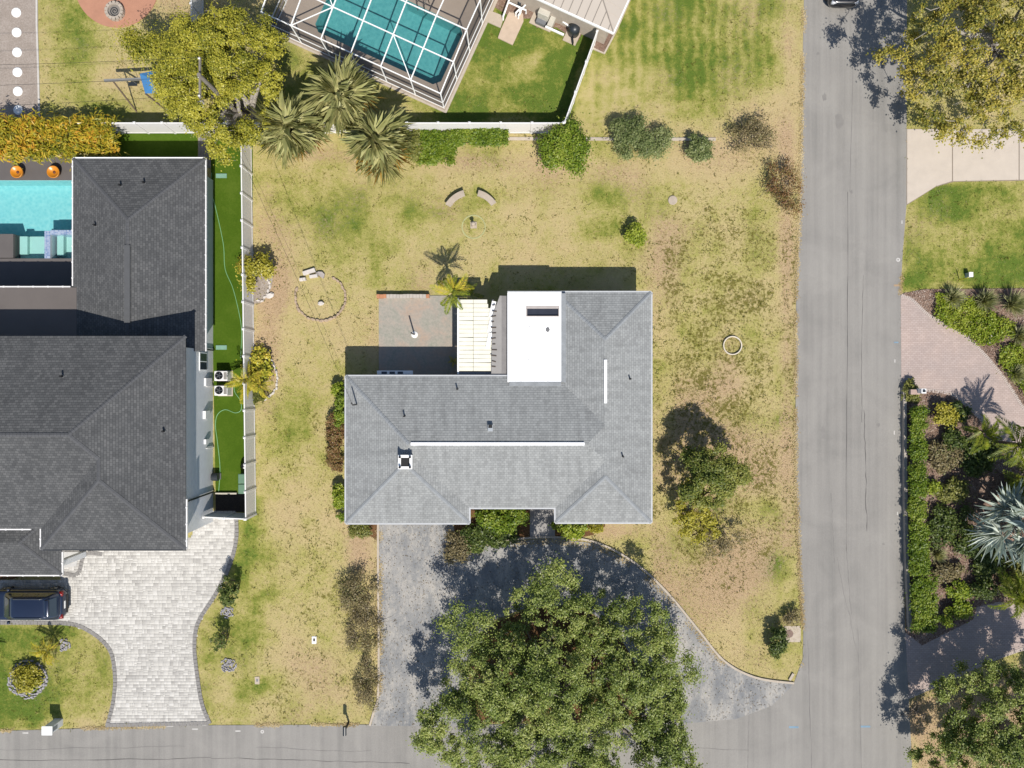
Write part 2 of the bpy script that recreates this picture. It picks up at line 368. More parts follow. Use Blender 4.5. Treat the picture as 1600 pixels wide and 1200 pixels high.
col = t.mix(0.5, col, t.ramp(fine, [(0.3, 0.42), (0.7, 1.0)]), 'MULTIPLY'); col = t.mix(1.0, col, (1.38,1.38,1.38,1), 'MULTIPLY')
t.bump(t.math('ADD', fine, t.math('MULTIPLY', nC, 1.5)), 0.9, 0.05); me.materials.append(t.fin(col, 0.95, 0, 0.1))
go = bpy.data.objects.new('ground', me); COL.objects.link(go); tag(go, 'dry patchy lawn with green and tan areas around the houses', None, kind='structure')

def asphalt(name, base, lo, hi, stretch=(1,1,1), crack=0.0, mott=1.0, fleck=0.0):
    t = NT(name); v = t.coord(); mp = t.new('Mapping'); mp.inputs['Scale'].default_value = stretch; t.link(v, mp.inputs[0])
    n1 = t.noise(mp.outputs[0], 0.8, 5, 0.6); n2 = t.noise(v, 34, 3, 0.8); n3 = t.noise(v, 0.35, 3, 0.6, 0.8); n4 = t.noise(v, 90, 2, 0.9)
    col = t.ramp(t.math('ADD', t.math('MULTIPLY', n1, 0.6), t.math('MULTIPLY', n3, 0.4)), [(0.32, lin(*lo)), (0.5, lin(*base)), (0.68, lin(*hi))])
    col = t.mix(0.4*mott, col, t.ramp(t.math('ADD', t.math('MULTIPLY', n2, 0.5), t.math('MULTIPLY', n4, 0.5)), [(0.34, 0.42), (0.6, 1.0)]), 'MULTIPLY'); col = t.mix(1.0, col, (1.14,1.14,1.14,1), 'MULTIPLY')
    if fleck:
        n5 = t.noise(mp.outputs[0], 5.5, 8, 0.8, 0.4); col = t.mix(t.math('MULTIPLY', t.ramp(t.math('ADD', n5, t.math('MULTIPLY', t.math('SUBTRACT', n1, 0.5), 0.5)), [(0.5, 0.0), (0.58, 1.0)]), fleck), col, lin(214,207,196))
        n6 = t.noise(v, 11, 6, 0.85); col = t.mix(t.math('MULTIPLY', t.ramp(n6, [(0.36, 1.0), (0.45, 0.0)]), fleck), col, lin(104,106,110))
    if crack:
        w = t.new('TexVoronoi', feature='DISTANCE_TO_EDGE'); vd = t.new('Mapping'); t.link(v, vd.inputs[0])
        nn = t.new('TexNoise'); t.link(v, nn.inputs[0]); nn.inputs['Scale'].default_value = 1.5; nn.inputs['Detail'].default_value = 6
        mxv = t.new('Mix', data_type='VECTOR'); mxv.inputs[0].default_value = 0.6; t.link(v, mxv.inputs[4]); t.link(nn.outputs['Color'], mxv.inputs[5]); t.link(mxv.outputs[1], w.inputs['Vector'])
        w.inputs['Scale'].default_value = crack
        col = t.mix(t.ramp(w.outputs['Distance'], [(0.0, 0.3), (0.035, 0.0)]), col, lin(96,96,98))
    t.bump(n2, 0.35, 0.02); return t.fin(col, 0.9, 0, 0.25)
M_ROAD = asphalt('road_asphalt', (170,166,160), (152,149,144), (182,178,171), (2.2,0.05,1), 0, 1.6)
M_DRIVE = asphalt('worn_asphalt', (170,169,167), (138,141,145), (200,195,188), (1.3,0.6,1), 2.6, 1.4, 0.5)
road = struct('road', MB().prism(PP(ROAD), -0.25, 0.02), M_ROAD, 'grey asphalt road with a side street joining it')
drive = struct('driveway', MB().prism(PP(DRIVE), -0.2, 0.03), M_DRIVE, 'worn dark asphalt loop driveway in front of the light grey house')
# cracks and seams: thin tar lines
M_TAR = plain('tar', (104,100,98), 0.9, var=0.3); M_SEAM = plain('seam', (126,122,120), 0.9, var=0.25)
def wander(p, q, amp, seed, n=22, w=0.03, mat=None, name='crack', z=0.0235, parent=None):
    rnd = random.Random(seed); a, b = np.array(P(*p)), np.array(P(*q)); d = b-a; m = np.array([-d[1],d[0]])/np.linalg.norm(d); off = 0; L = []
    for i in range(n+1):
        off = off*0.8 + rnd.uniform(-amp,amp); L.append(tuple(a+d*i/n+m*off))
    mb = MB(); pr = rnd.uniform(0.6,1.3)
    A = [];
    for i,(x,y) in enumerate(L):
        wd = w*rnd.uniform(0.35,1.3)/2; A.append((x+m[0]*wd,y+m[1]*wd,z)); A.append((x-m[0]*wd,y-m[1]*wd,z))
    mb.add(A, [(2*i,2*i+1,2*i+3,2*i+2) for i in range(n)]); return mb.build(name, mat or M_TAR, parent or road)
for k,(p,q,am,w,m) in enumerate([((1324,300),(1322,860),.02,.035,M_TAR),((1334,60),(1327,300),.02,.02,M_SEAM),((1349,430),(1346,660),.03,.03,M_TAR),((1350,640),(1356,830),.05,.045,M_TAR),((1322,850),(1330,960),.03,.025,M_SEAM),
     ((1298,770),(1303,880),.03,.022,M_SEAM),((1262,1000),(1268,1200),.02,.03,M_SEAM),((1340,980),(1346,1200),.02,.022,M_SEAM),((-60,1188),(330,1184),.04,.04,M_TAR),((330,1184),(640,1192),.05,.035,M_TAR),((0,1172),(290,1166),.04,.02,M_SEAM),
     ((700,1160),(1170,1172),.05,.02,M_SEAM),((1170,1118),(1168,1200),.005,.02,M_SEAM),((1308,870),(1336,1010),.05,.02,M_SEAM),((400,1168),(580,1172),.05,.02,M_SEAM)]): wander(p,q,am,k+5,w=w,mat=m)
# tyre scuffs, survey paint, patches
M_BLUE = plain('survey_blue', (140,172,194), 0.8, var=0.2); M_ORANGE = plain('survey_orange', (196,166,132), 0.8, var=0.2); M_WMARK = plain('survey_white', (226,222,216), 0.8, var=0.2)
for x,y,w,h,m in [(1240,1136,15,3,M_BLUE),(1352,1135,15,3,M_BLUE),(1400,535,7,2,M_BLUE),(1402,446,11,3,M_ORANGE),(250,1134,42,2.4,M_WMARK),(194,1135,5,2,M_WMARK),(305,1139,9,2,M_WMARK),(372,1142,8,2,M_WMARK),(40,1145,9,2,M_WMARK),
                  (1409,347,1.6,5,M_WMARK),(1398,564,1.6,5,M_WMARK),(1397,676,1.6,6,M_WMARK),(1402,802,1.6,5,M_WMARK)]:
    (x0,y0),(x1,y1) = P(x-w/2,y+h/2),P(x+w/2,y-h/2); MB().add([(x0,y0,.0245),(x1,y0,.0245),(x1,y1,.0245),(x0,y1,.0245)],[(0,1,2,3)]).build('survey_mark', m, road)
def ring_mark(px,py,r0,r1,parent,mat,name):
    x,y = P(px,py); MB().lathe(x,y,[(r1/KP,.0245),(r0/KP,.0246)],16).build(name, mat, parent)
ring_mark(1403,406,1.2,3.2,road,M_WMARK,'survey_ring'); ring_mark(410,1143,1.2,2.8,road,M_WMARK,'survey_ring')

# oil drips and patches on the road
M_OIL = plain('oil_stain',(152,148,143),.8,var=.12)
for k,(px,py,a_,b_) in enumerate([(1311,188,.3,.55),(1288,152,.16,.3),(1278,84,.12,.12),(1385,205,.08,.08),(1286,676,.2,.5),(1372,664,.14,.14),(1380,850,.1,.1),(1330,300,.1,.16),(900,1170,.2,.1)]):
    rnd = random.Random(k); x,y = P(px,py); L = [(x+a_*rnd.uniform(.6,1.1)*math.cos(i*.52),y+b_*rnd.uniform(.6,1.1)*math.sin(i*.52),.0232) for i in range(12)]; MB().add(L,[tuple(range(12))]).build('oil_stain',M_OIL,road)
# kerbs of the loop drive
M_KERB = plain('kerb_concrete', (214,200,182), 0.9, var=0.14, bump=0.3)
for nm, pts in [('kerb', [(735,857),(790,844),(866,839),(930,847),(990,878),(1041,924),(1091,984),(1131,1032),(1180,1058),(1240,1067)]), ('kerb', [(591,818),(591,900),(592,1000),(591,1085),(584,1112),(578,1133)])]:
    struct(nm, ribbon(MB(), PP(smooth_line(pts,6)), 0.13, -0.1, 0.09), M_KERB, 'pale concrete kerb edging the curve of the asphalt loop drive' if pts[0][0]==735 else 'pale concrete kerb along the straight side of the asphalt drive')
# mulch beds
def mulchmat(name, cs):
    t = NT(name); v = t.coord(); n1 = t.noise(v, 9, 4, 0.7); n2 = t.noise(v, 42, 2, 0.8); n3 = t.noise(v, 1.1, 3, 0.6)
    f = t.math('ADD', t.math('MULTIPLY', n1, 0.4), t.math('ADD', t.math('MULTIPLY', n2, 0.4), t.math('MULTIPLY', n3, 0.2)))
    col = t.ramp(f, [(0.34, lin(*cs[0])), (0.5, lin(*cs[1])), (0.64, lin(*cs[2]))]); t.bump(n2, 0.8, 0.04); return t.fin(col, 0.95, 0, 0.1)
M_MULCH = mulchmat('bark_mulch', [(92,70,60),(160,132,116),(206,184,166)]); M_LITTER = mulchmat('leaf_litter', [(82,58,40),(132,98,68),(170,134,96)])
struct('mulch_bed', MB().prism(PP(MULCH_R), -0.1, 0.04), M_MULCH, 'bark mulch bed planted with palms inside the brick loop drive')
struct('mulch_bed', MB().prism(PP(MULCH_RU), -0.1, 0.04), M_MULCH, 'bark mulch bed with green ground cover beside the mown lawn')
struct('mulch_bed', MB().prism(PP(MULCH_ISL), -0.1, 0.035), M_LITTER, 'leaf litter island beneath the big oak in the loop drive')
struct('mulch_bed', MB().prism(PP([(560,818),(591,818),(591,846),(575,835)]), -0.1, 0.02), M_LITTER, 'small brown bed at the garage corner')
struct('mulch_bed', MB().prism(PP([(704,790),(936,790),(946,822),(926,836),(900,841),(866,838),(790,843),(735,856),(712,836)]), -0.1, 0.022), M_LITTER, 'planting bed along the front of the light grey house')
struct('mulch_bed', MB().prism(PP([(768,-60),(768,8),(790,22),(818,29),(831,29),(838,43),(870,43),(886,54),(902,66),(912,48),(925,40),(935,44),(925,76),(944,84),(962,48),(1000,-60)]), -0.1, 0.02), M_MULCH, 'bark mulch bed around the pool equipment')
struct('mulch_bed', MB().prism(PP(smooth_line([(393,400),(420,395),(426,440),(412,470),(393,475)],4)), -0.1, 0.012), mulchmat('pale_gravel', [(140,124,112),(190,176,162),(226,218,210)]), 'pale gravel patch by the yellow shrub at the white fence')
struct('mulch_bed', MB().prism(PP([(337,771),(389,771),(389,800),(337,800)]), -0.1, 0.016), mulchmat('dark_pad', [(62,56,52),(84,78,74),(110,98,90)]), 'dark paved bin corner inside the white fence')
# artificial turf strips
t = NT('artificial_turf'); v = t.coord(); n1 = t.noise(v, 30, 3, 0.8); n2 = t.noise(v, 0.8, 3, 0.6)
n5 = t.noise(v, 0.35, 4, .7, .5); n6 = t.noise(v, 7, 4, .7)
col = t.mix(0.45, t.ramp(t.math('ADD', t.math('MULTIPLY', n2, .3), t.math('ADD', t.math('MULTIPLY', n5, .4), t.math('MULTIPLY', n6, .3))), [(0.38, lin(74,100,22)), (0.5, lin(88,114,30)), (0.62, lin(112,132,48))]), t.ramp(n1, [(0.3, lin(58,90,14)), (0.7, lin(100,136,34))])); t.bump(n1, 0.9, 0.03); M_TURF = t.fin(col, 0.9, 0, 0.1)
struct('artificial_turf', MB().prism(PP(TURF), -0.1, 0.012), M_TURF, 'bright green artificial turf strip beside the dark roofed house')
struct('artificial_turf', MB().prism(PP([(150,208),(309,208),(309,262),(150,262)]), -0.1, 0.014), M_TURF, 'bright green artificial turf behind the dark roofed house')
mb = MB()
for k in range(5): mb.prism(PP([(310+k*4,206),(313.7+k*4,206),(313.7+k*4,262),(310+k*4,262)]), -0.1, 0.03)
struct('boardwalk', mb, plain('grey_boards', (150,146,140), 0.9, var=0.3, scale=6), 'short grey boardwalk between two strips of artificial turf')

# neighbour's paver drive: pavers as real pieces in one mass, soldier border of grey stones
struct('driveway', MB().prism(PP(NDRIVE), -0.2, 0.012), plain('paver_joint', (198,194,188), 0.95), 'sand joints under the pale paver driveway')
rng = np.random.default_rng(8);  npoly = [P(*q) for q in NDRIVE]
A = np.array(npoly); cells = []; y_ = A[:,1].min()
while y_ < A[:,1].max():
    # courses of mixed widths; a tall stone now and then is split in two
    h_ = rng.choice([0.2,0.3]); x_ = A[:,0].min()-rng.random()*0.3
    while x_ < A[:,0].max():
        w_ = rng.choice([0.15,0.2,0.3,0.3])
        if h_ > 0.25 and rng.random() < 0.55: cells += [(x_+w_/2,y_+0.05,w_,0.1),(x_+w_/2,y_+0.2,w_,0.2)] if rng.random() < .5 else [(x_+w_/2,y_+0.1,w_,0.2),(x_+w_/2,y_+0.25,w_,0.1)]
        else: cells.append((x_+w_/2,y_+h_/2,w_,h_))
        x_ += w_
    y_ += h_
cells = np.array(cells); ok = inpoly(cells[:,0], cells[:,1], npoly); cells = cells[ok]; X1, Y1 = cells[:,0], cells[:,1]; n = len(X1); hx, hy, hz = (cells[:,2]/2-0.004)[:,None], (cells[:,3]/2-0.004)[:,None], 0.026+rng.uniform(0,0.006,n)
base = np.array([(-1,-1,0),(1,-1,0),(1,1,0),(-1,1,0),(-.93,-.9,1),(.93,-.9,1),(.93,.9,1),(-.93,.9,1)],float)
V = np.empty((n,8,3)); V[:,:,0] = X1[:,None]+base[None,:,0]*hx; V[:,:,1] = Y1[:,None]+base[None,:,1]*hy; V[:,:,2] = 0.013+base[None,:,2]*hz[:,None]*0.3
F = (np.array([(4,5,6,7),(0,1,5,4),(1,2,6,5),(2,3,7,6),(3,0,4,7)])[None]+8*np.arange(n)[:,None,None]).reshape(-1,4)
t = NT('pale_pavers'); geo = t.new('NewGeometry'); v = t.coord(); n3 = t.noise(v, 0.7, 3, 0.6)
f = t.math('ADD', t.math('MULTIPLY', geo.outputs['Random Per Island'], 0.7), t.math('MULTIPLY', n3, 0.3))
col = t.ramp(f, [(0.1, lin(192,188,182)), (0.28, lin(216,212,205)), (0.6, lin(230,226,218)), (0.88, lin(242,238,231))]); n2 = t.noise(v, 60, 2, .7); col = t.mix(0.25, col, n2, 'MULTIPLY'); col = t.mix(1.0, col, (1.12,1.12,1.12,1), 'MULTIPLY')
M_PAV = t.fin(col, 0.85, 0, 0.2)
po = bpy.data.objects.new('driveway_pavers', np_mesh('driveway_pavers', V.reshape(-1,3), F, M_PAV)); COL.objects.link(po); tag(po, 'pale grey tumbled pavers of the driveway by the dark roofed house', None, kind='stuff')
M_BORD = plain('border_stone', (158,154,150), 0.9, var=0.2, scale=5)
def border(pts, label, mat=None, w=0.26, step=0.24, name='driveway_border'):
    L = [np.array(q) for q in PP(smooth_line(pts, 8))]; rnd = random.Random(int(pts[0][0])); mb = MB(); acc = 0.0
    for a, b in zip(L[:-1], L[1:]):
        d = b-a; l = np.linalg.norm(d)
        if l < 1e-6: continue
        while acc < l:
            q = a+d*acc/l; mb.obox(q[0], q[1], step-0.015, w*rnd.uniform(.95,1.02), 0.0, 0.042+rnd.uniform(0,.008), math.atan2(d[1],d[0]), 0.96); acc += step
        acc -= l
    o = mb.build(name, mat or M_BORD); tag(o, label, None, kind='stuff'); return o
border([(-30,973),(60,973),(112,975),(140,986),(162,1003),(175,1023),(180,1060),(177,1097),(168,1133)], 'grey border stones curving round the front lawn island')
border([(369,806),(369,845),(357,888),(336,930),(310,972),(304,1010),(309,1060),(316,1100),(328,1130)], 'grey border stones between the paver drive and the tan lawn strip')
border([(168,1133),(328,1130)], 'grey border stones where the paver drive meets the street')
border([(99,896),(122,896),(133,866),(160,866)], 'grey border stones around the entry slab of the dark roofed house')
struct('entry_slab', MB().prism(PP([(97,862),(124,862),(120,884),(97,888)]), 0.0, 0.07), plain('white_concrete', (226,224,220), 0.8), 'white entry slab beside the porch roof')
struct('mulch_bed', MB().prism(PP([(-60,898),(40,898),(20,905),(-60,907)]), -0.1, 0.03), M_LITTER, 'narrow planting strip under the porch eave')

# concrete drive of the oak house: slabs
M_CONC = plain('pale_concrete', (226,212,196), 0.88, var=0.07, scale=1.2, bump=0.2)
dr = struct('driveway', MB().prism(PP(CONC), -0.2, 0.015), plain('slab_joint', (164,150,134), 0.95), 'pale concrete driveway apron under the yellow leaved oak')
for pl in ([(1417,202),(1487,202),(1487,283),(1462,291),(1440,305),(1417,319)], [(1488.5,202),(1591,202),(1591,281),(1488.5,283)], [(1592.5,202),(1700,202),(1700,280),(1592.5,281)]): MB().prism(PP(pl), 0.0, 0.032).build('slab', M_CONC, dr)
# brick drive on the far side of the road
t = NT('pink_brick_paving'); v = t.coord(); br = t.new('TexBrick'); t.link(v, br.inputs[0]); br.inputs['Scale'].default_value = 1.0
br.inputs['Brick Width'].default_value = 0.24; br.inputs['Row Height'].default_value = 0.12; br.inputs['Mortar Size'].default_value = 0.008
br.inputs['Color1'].default_value = lin(202,187,180); br.inputs['Color2'].default_value = lin(190,175,168); br.inputs['Mortar'].default_value = lin(164,148,140)
n1 = t.noise(v, 0.5, 4, 0.6); n2 = t.noise(v, 30, 2, .8); col = t.mix(0.35, br.outputs[0], t.ramp(n1, [(0.35, lin(176,164,162,1)), (0.65, lin(236,214,200,1))]), 'MULTIPLY'); col = t.mix(0.2, col, n2, 'MULTIPLY'); col = t.mix(1.0, col, (1.42,1.42,1.42,1), 'MULTIPLY'); M_BRICK = t.fin(col, 0.9)
struct('driveway', MB().prism(PP(PAV_A), -0.2, 0.03), M_BRICK, 'pinkish brick loop driveway across the road')
# pink border course along the drive edge
border([(1409,462),(1424,468),(1450,492),(1480,508),(1512,528),(1545,562),(1572,596),(1600,640)], 'pink soldier course edging the brick drive beside the ground cover', plain('pink_border', (214,198,188), 0.9, var=0.1), 0.22, 0.12)
border([(1420,1089),(1480,1063),(1540,1035),(1602,1012)], 'pink soldier course edging the shaded mouth of the brick drive', MATS['pink_border'], 0.22, 0.12)
border([(1409,606),(1480,614),(1502,627),(1533,656),(1561,691),(1600,726)], 'pink soldier course between the palm bed and the brick drive', MATS['pink_border'], 0.22, 0.12)

# gravel terrace with round stepping stones, red round patio
struct('gravel_path', MB().prism(PP([(-400,-400),(56,-400),(61,187),(-400,187)]), -0.1, 0.012), mulchmat('tan_gravel', [(158,144,132),(190,176,164),(218,206,196)]), 'tan gravel terrace with a row of round stepping stones')
struct('path_edging', ribbon(MB(), PP([(57,-400),(58,40),(60,100),(62,187)]), 0.12, -0.1, 0.06), plain('white_edging', (226,220,212), 0.8), 'white edging along the tan gravel terrace')
mb = MB(); cxp, cyp = P(183,-22); L = [(cxp+2.72*math.cos(a*math.pi/24), cyp+2.72*math.sin(a*math.pi/24)) for a in range(48)]
struct('round_patio', mb.prism(L, -0.1, 0.05), plain('terracotta_paving', (206,150,122), 0.9, var=0.12, scale=1.5, bump=0.3), 'round terracotta coloured patio around the stone fire pit')
t = NT('stained_concrete'); v = t.coord(); n1 = t.noise(v, 0.7, 4, 0.6, 0.6); n2 = t.noise(v, 6, 5, 0.75); n3 = t.noise(v, 40, 2, 0.8)
col = t.ramp(t.math('ADD', t.math('MULTIPLY', n1, 0.7), t.math('MULTIPLY', n2, 0.3)), [(0.36, lin(172,172,158)), (0.47, lin(184,178,166)), (0.56, lin(192,178,164)), (0.68, lin(200,174,152))])
col = t.mix(0.4, col, t.ramp(n2, [(0.35, 0.6), (0.65, 1.0)]), 'MULTIPLY'); col = t.mix(0.25, col, n3, 'MULTIPLY'); col = t.mix(1.0, col, (1.25,1.25,1.25,1), 'MULTIPLY'); M_STAIN = t.fin(col, 0.9, 0, 0.2)
struct('patio', MB().prism(PP([(592,462),(712,462),(720,470),(720,600),(592,600)]), -0.1, 0.05), M_STAIN, 'stained concrete patio behind the light grey house')
struct('walkway', MB().prism(PP([(828,785),(867,785),(867,840),(828,842)]), -0.1, 0.05), plain('walk_concrete', (176,172,168), 0.9, var=0.15), 'grey concrete front walk leading to the loop drive')
struct('kerb', ribbon(MB(), PP([(790,217),(1118,218)]), 0.2, -0.1, 0.07), M_KERB, 'thin concrete strip on the ground behind the round shrubs')

# pools
def watermat():
    t = NT('pool_water'); tr = t.new('BsdfTransparent'); tr.inputs[0].default_value = (0.82,0.95,0.96,1); gl = t.new('BsdfGlossy'); gl.inputs['Roughness'].default_value = 0.03
    fr = t.new('Fresnel'); fr.inputs[0].default_value = 1.33; mx = t.new('MixShader'); v = t.coord(); n = t.noise(v, 3.0, 3, 0.6); bp = t.new('Bump'); bp.inputs['Strength'].default_value = 0.3; t.link(n, bp.inputs['Height'])
    t.link(bp.outputs[0], gl.inputs['Normal']); t.link(bp.outputs[0], fr.inputs['Normal']); t.link(fr.outputs[0], mx.inputs[0]); t.link(tr.outputs[0], mx.inputs[1]); t.link(gl.outputs[0], mx.inputs[2]); t.link(mx.outputs[0], t.out.inputs[0]); return t.m
M_WATER = watermat(); M_DECK = plain('dark_deck', (112,106,104), 0.8, var=0.12, scale=0.7)
def basin(poly, depth, mat, label, zt):
    mb = MB(); n = len(poly); vs = [(x,y,-depth) for x,y in poly]+[(x,y,zt) for x,y in poly]
    a = sum(poly[i][0]*poly[(i+1)%n][1]-poly[(i+1)%n][0]*poly[i][1] for i in range(n)); idx = list(range(n)) if a > 0 else list(range(n))[::-1]
    fs = [tuple(idx)]+[(i,n+i,n+(i+1)%n,(i+1)%n) if a > 0 else (i,(i+1)%n,n+(i+1)%n,n+i) for i in range(n)]
    return struct('pool_basin', mb.add(vs, fs), mat, label)
def poolfloor(name, c1, c2):
    t = NT(name); v = t.coord(); vo = t.new('TexVoronoi', feature='SMOOTH_F1'); t.link(v, vo.inputs['Vector']); vo.inputs['Scale'].default_value = 5; n = t.noise(v, 24, 3, .7)
    col = t.ramp(t.math('ADD', t.math('MULTIPLY', vo.outputs['Distance'], 0.5), t.math('MULTIPLY', n, 0.5)), [(0.3, lin(*c1)), (0.7, lin(*c2))]); return t.fin(col, 0.6)
lp = PP(LPOOL)
deck_o = PP([(-220,246),(150,246),(150,470),(-220,470)])
struct('pool_deck', MB().holed(deck_o, [lp], 0.03), M_DECK, 'dark grey tiled deck around the turquoise pool')
basin(lp, 1.3, poolfloor('aqua_plaster', (150,226,232), (190,246,246)), 'aqua plaster basin of the turquoise pool', 0.028)
struct('water', MB().add([(x,y,-0.12) for x,y in lp][::-1], [(0,1,2,3)]), M_WATER, 'turquoise water of the open pool beside the dark roofed house')
struct('pool_deck', MB().holed([cage(u,v)[:2] for u,v in ((-12.25,-.12),(.12,-.12),(.12,13),(-12.25,13))], [CPOOL], 0.03), plain('tan_deck', (190,174,158), 0.85, var=0.1, scale=0.8), 'tan deck inside the white framed pool cage')
basin(CPOOL, 1.4, poolfloor('teal_plaster', (104,190,194), (134,214,214)), 'teal plaster basin of the caged pool', 0.028)
struct('water', MB().add([(x,y,-0.1) for x,y in CPOOL], [tuple(range(len(CPOOL)))]), M_WATER, 'teal water of the pool inside the white framed cage')
# ------------------------------------------------------------------ roofs
def clip(poly, a, b, c):
    """part of a polygon where a*x+b*y+c >= 0"""
    out = []; n = len(poly)
    for i in range(n):
        p, q = poly[i], poly[(i+1)%n]; dp, dq = a*p[0]+b*p[1]+c, a*q[0]+b*q[1]+c
        if dp >= 0: out.append(p)
        if (dp > 1e-9 and dq < -1e-9) or (dp < -1e-9 and dq > 1e-9):
            t = dp/(dp-dq); out.append((p[0]+t*(q[0]-p[0]), p[1]+t*(q[1]-p[1])))
    return out
def area(p): return abs(sum(p[i][0]*p[(i+1)%len(p)][1]-p[(i+1)%len(p)][0]*p[i][1] for i in range(len(p))))/2 if len(p) > 2 else 0
def hip(rects, slope, z0):
    """upper envelope of hipped rectangles: list of (polygon xyz, eave normal)"""
    pl = []
    for (x0,x1,y0,y1) in rects: pl.append([(1,0,-x0),(-1,0,x1),(0,1,-y0),(0,-1,y1)])
    out = []
    for i,(x0,x1,y0,y1) in enumerate(rects):
        for k,(a,b,c) in enumerate(pl[i]):
            poly = [(x0,y0),(x1,y0),(x1,y1),(x0,y1)]
            for k2,(a2,b2,c2) in enumerate(pl[i]):
                if k2 != k and len(poly) > 2: poly = clip(poly, a2-a, b2-b, c2-c)
            pieces = [poly] if area(poly) > 1e-4 else []
            for j in range(len(rects)):
                if j == i: continue
                eps = 1e-4 if j < i else -1e-4; new = []
                for pc in pieces:
                    rest = pc
                    for (a2,b2,c2) in pl[j]:
                        A, B, Cc = a2-a, b2-b, c2-c+eps
                        o = clip(rest, -A, -B, -Cc)
                        if area(o) > 1e-3: new.append(o)
                        rest = clip(rest, A, B, Cc)
                        if area(rest) < 1e-4: break
                pieces = new
            for pc in pieces: out.append(([(x,y,z0+slope*(a*x+b*y+c)) for x,y in pc], (a,b,c)))
    return out
def roof_mesh(name, faces, slope, mat, parent, xf=None):
    me = bpy.data.meshes.new(name); vs = []; fs = []; uvs = []; k = math.sqrt(1+slope*slope)
    for poly, (a,b,c) in faces:
        n = len(poly); ar = sum(poly[i][0]*poly[(i+1)%n][1]-poly[(i+1)%n][0]*poly[i][1] for i in range(n))
        if ar < 0: poly = poly[::-1]
        fs.append(tuple(range(len(vs), len(vs)+n)))
        for x,y,z in poly: vs.append((x,y,z) if xf is None else xf(x,y,z)); uvs.append((-b*x+a*y, (a*x+b*y+c)*k))
    me.from_pydata(vs, [], fs); uv = me.uv_layers.new(name='UVMap'); uv.data.foreach_set('uv', [c for p in uvs for c in p])
    me.materials.append(mat); o = bpy.data.objects.new(name, me); COL.objects.link(o); adopt(o, parent); return o
def shingle(name, c_lo, c_mid, c_hi, gap, w=0.22, h=0.15, streak=0.36, tint=None):
    t = NT(name); uv = t.coord('UV'); v = t.coord(); br = t.new('TexBrick'); t.link(uv, br.inputs[0]); br.offset = 0.5
    br.inputs['Scale'].default_value = 1; br.inputs['Brick Width'].default_value = w; br.inputs['Row Height'].default_value = h; br.inputs['Mortar Size'].default_value = 0.012; br.inputs['Mortar Smooth'].default_value = 0.2
    br.inputs['Color1'].default_value = (0,0,0,1); br.inputs['Color2'].default_value = (1,1,1,1); br.inputs['Mortar'].default_value = (0.5,0.5,0.5,1)
    n1 = t.noise(v, 0.55, 4, 0.6, 0.5); n2 = t.noise(v, 45, 2, .8); mp = t.new('Mapping'); mp.inputs['Scale'].default_value = (2.4,0.25,1); t.link(uv, mp.inputs[0]); n3 = t.noise(mp.outputs[0], 1.2, 4, .65)
    f = t.math('ADD', t.math('ADD', t.math('MULTIPLY', br.outputs[0], 0.24), 0.07), t.math('ADD', t.math('MULTIPLY', n2, 0.32), t.math('MULTIPLY', n1, 0.3)))
    col = t.ramp(f, [(0.22, lin(*c_lo)), (0.48, lin(*c_mid)), (0.76, lin(*c_hi))]); col = t.mix(t.math('MULTIPLY', br.outputs['Fac'], 0.6), col, lin(*gap))
    col = t.mix(streak, col, t.ramp(n3, [(0.35, 0.55), (0.6, 1.0)]), 'MULTIPLY')
    sx = t.new('SeparateXYZ'); t.link(uv, sx.inputs[0]); row = t.math('FRACT', t.math('DIVIDE', sx.outputs[1], h))
    t.bump(t.math('SUBTRACT', 1.0, row), 0.55, 0.03)
    return t.fin(col, 0.92, 0, 0.15)
M_SH_L = shingle('light_grey_shingles', (150,151,150), (178,180,179), (196,198,196), (132,134,135), streak=0.42)
M_SH_D = shingle('charcoal_shingles', (80,81,83), (104,105,106), (130,130,130), (60,61,64), streak=0.2)
M_WHITE = plain('white_paint', (244,244,242), 0.55, var=0.04, k=0.8); M_STUCCO = plain('white_stucco', (226,228,230), 0.9, var=0.05, bump=0.3, k=0.75)
M_GLASS = NT('window_glass').fin((0.03,0.04,0.05,1), 0.06); M_DARK = plain('dark_opening', (30,30,32), 0.8); M_GREYMETAL = plain('grey_metal', (150,152,154), 0.45, 0.6)
M_FENCE = plain('white_vinyl', (238,236,234), 0.5, var=0.04, scale=1.5, k=0.72)
def caps(faces_rects, lines, mat, parent, name='hip_cap', lift=0.012, w=0.22, step=0.2):
    """cap shingles lapped along a hip or ridge, one strip per line"""
    for a, b in lines:
        a, b = Vector(a), Vector(b); d = b-a; L = d.length; d.normalize(); n = max(2, int(L/step)); s = d.cross(Vector((0,0,1))).normalized()*w/2; mb = MB(); dn = Vector((0,0,-w*0.16))
        for k in range(n):
            p = a+d*(L*k/n)+Vector((0,0,lift+0.02)); q = a+d*(L*(k+1)/n+0.03)+Vector((0,0,lift+0.004))
            mb.add([p-s+dn,p,p+s+dn,q-s+dn,q,q+s+dn],[(0,1,4,3),(1,2,5,4)])
        mb.build(name, mat, parent)
def pipe_vent(x, y, z, parent, r=0.05, h=0.35, mat=None):
    mb = MB(); mb.cyl(x,y,z-0.2,z+h,r,n=10); v = mb.build('vent_pipe', mat or M_DARK, parent); MB().cyl(x,y,z-0.15,z+0.05,r*2.4,r*1.2,10).build('flashing', plain('lead_flashing',(120,122,124),.6), v)

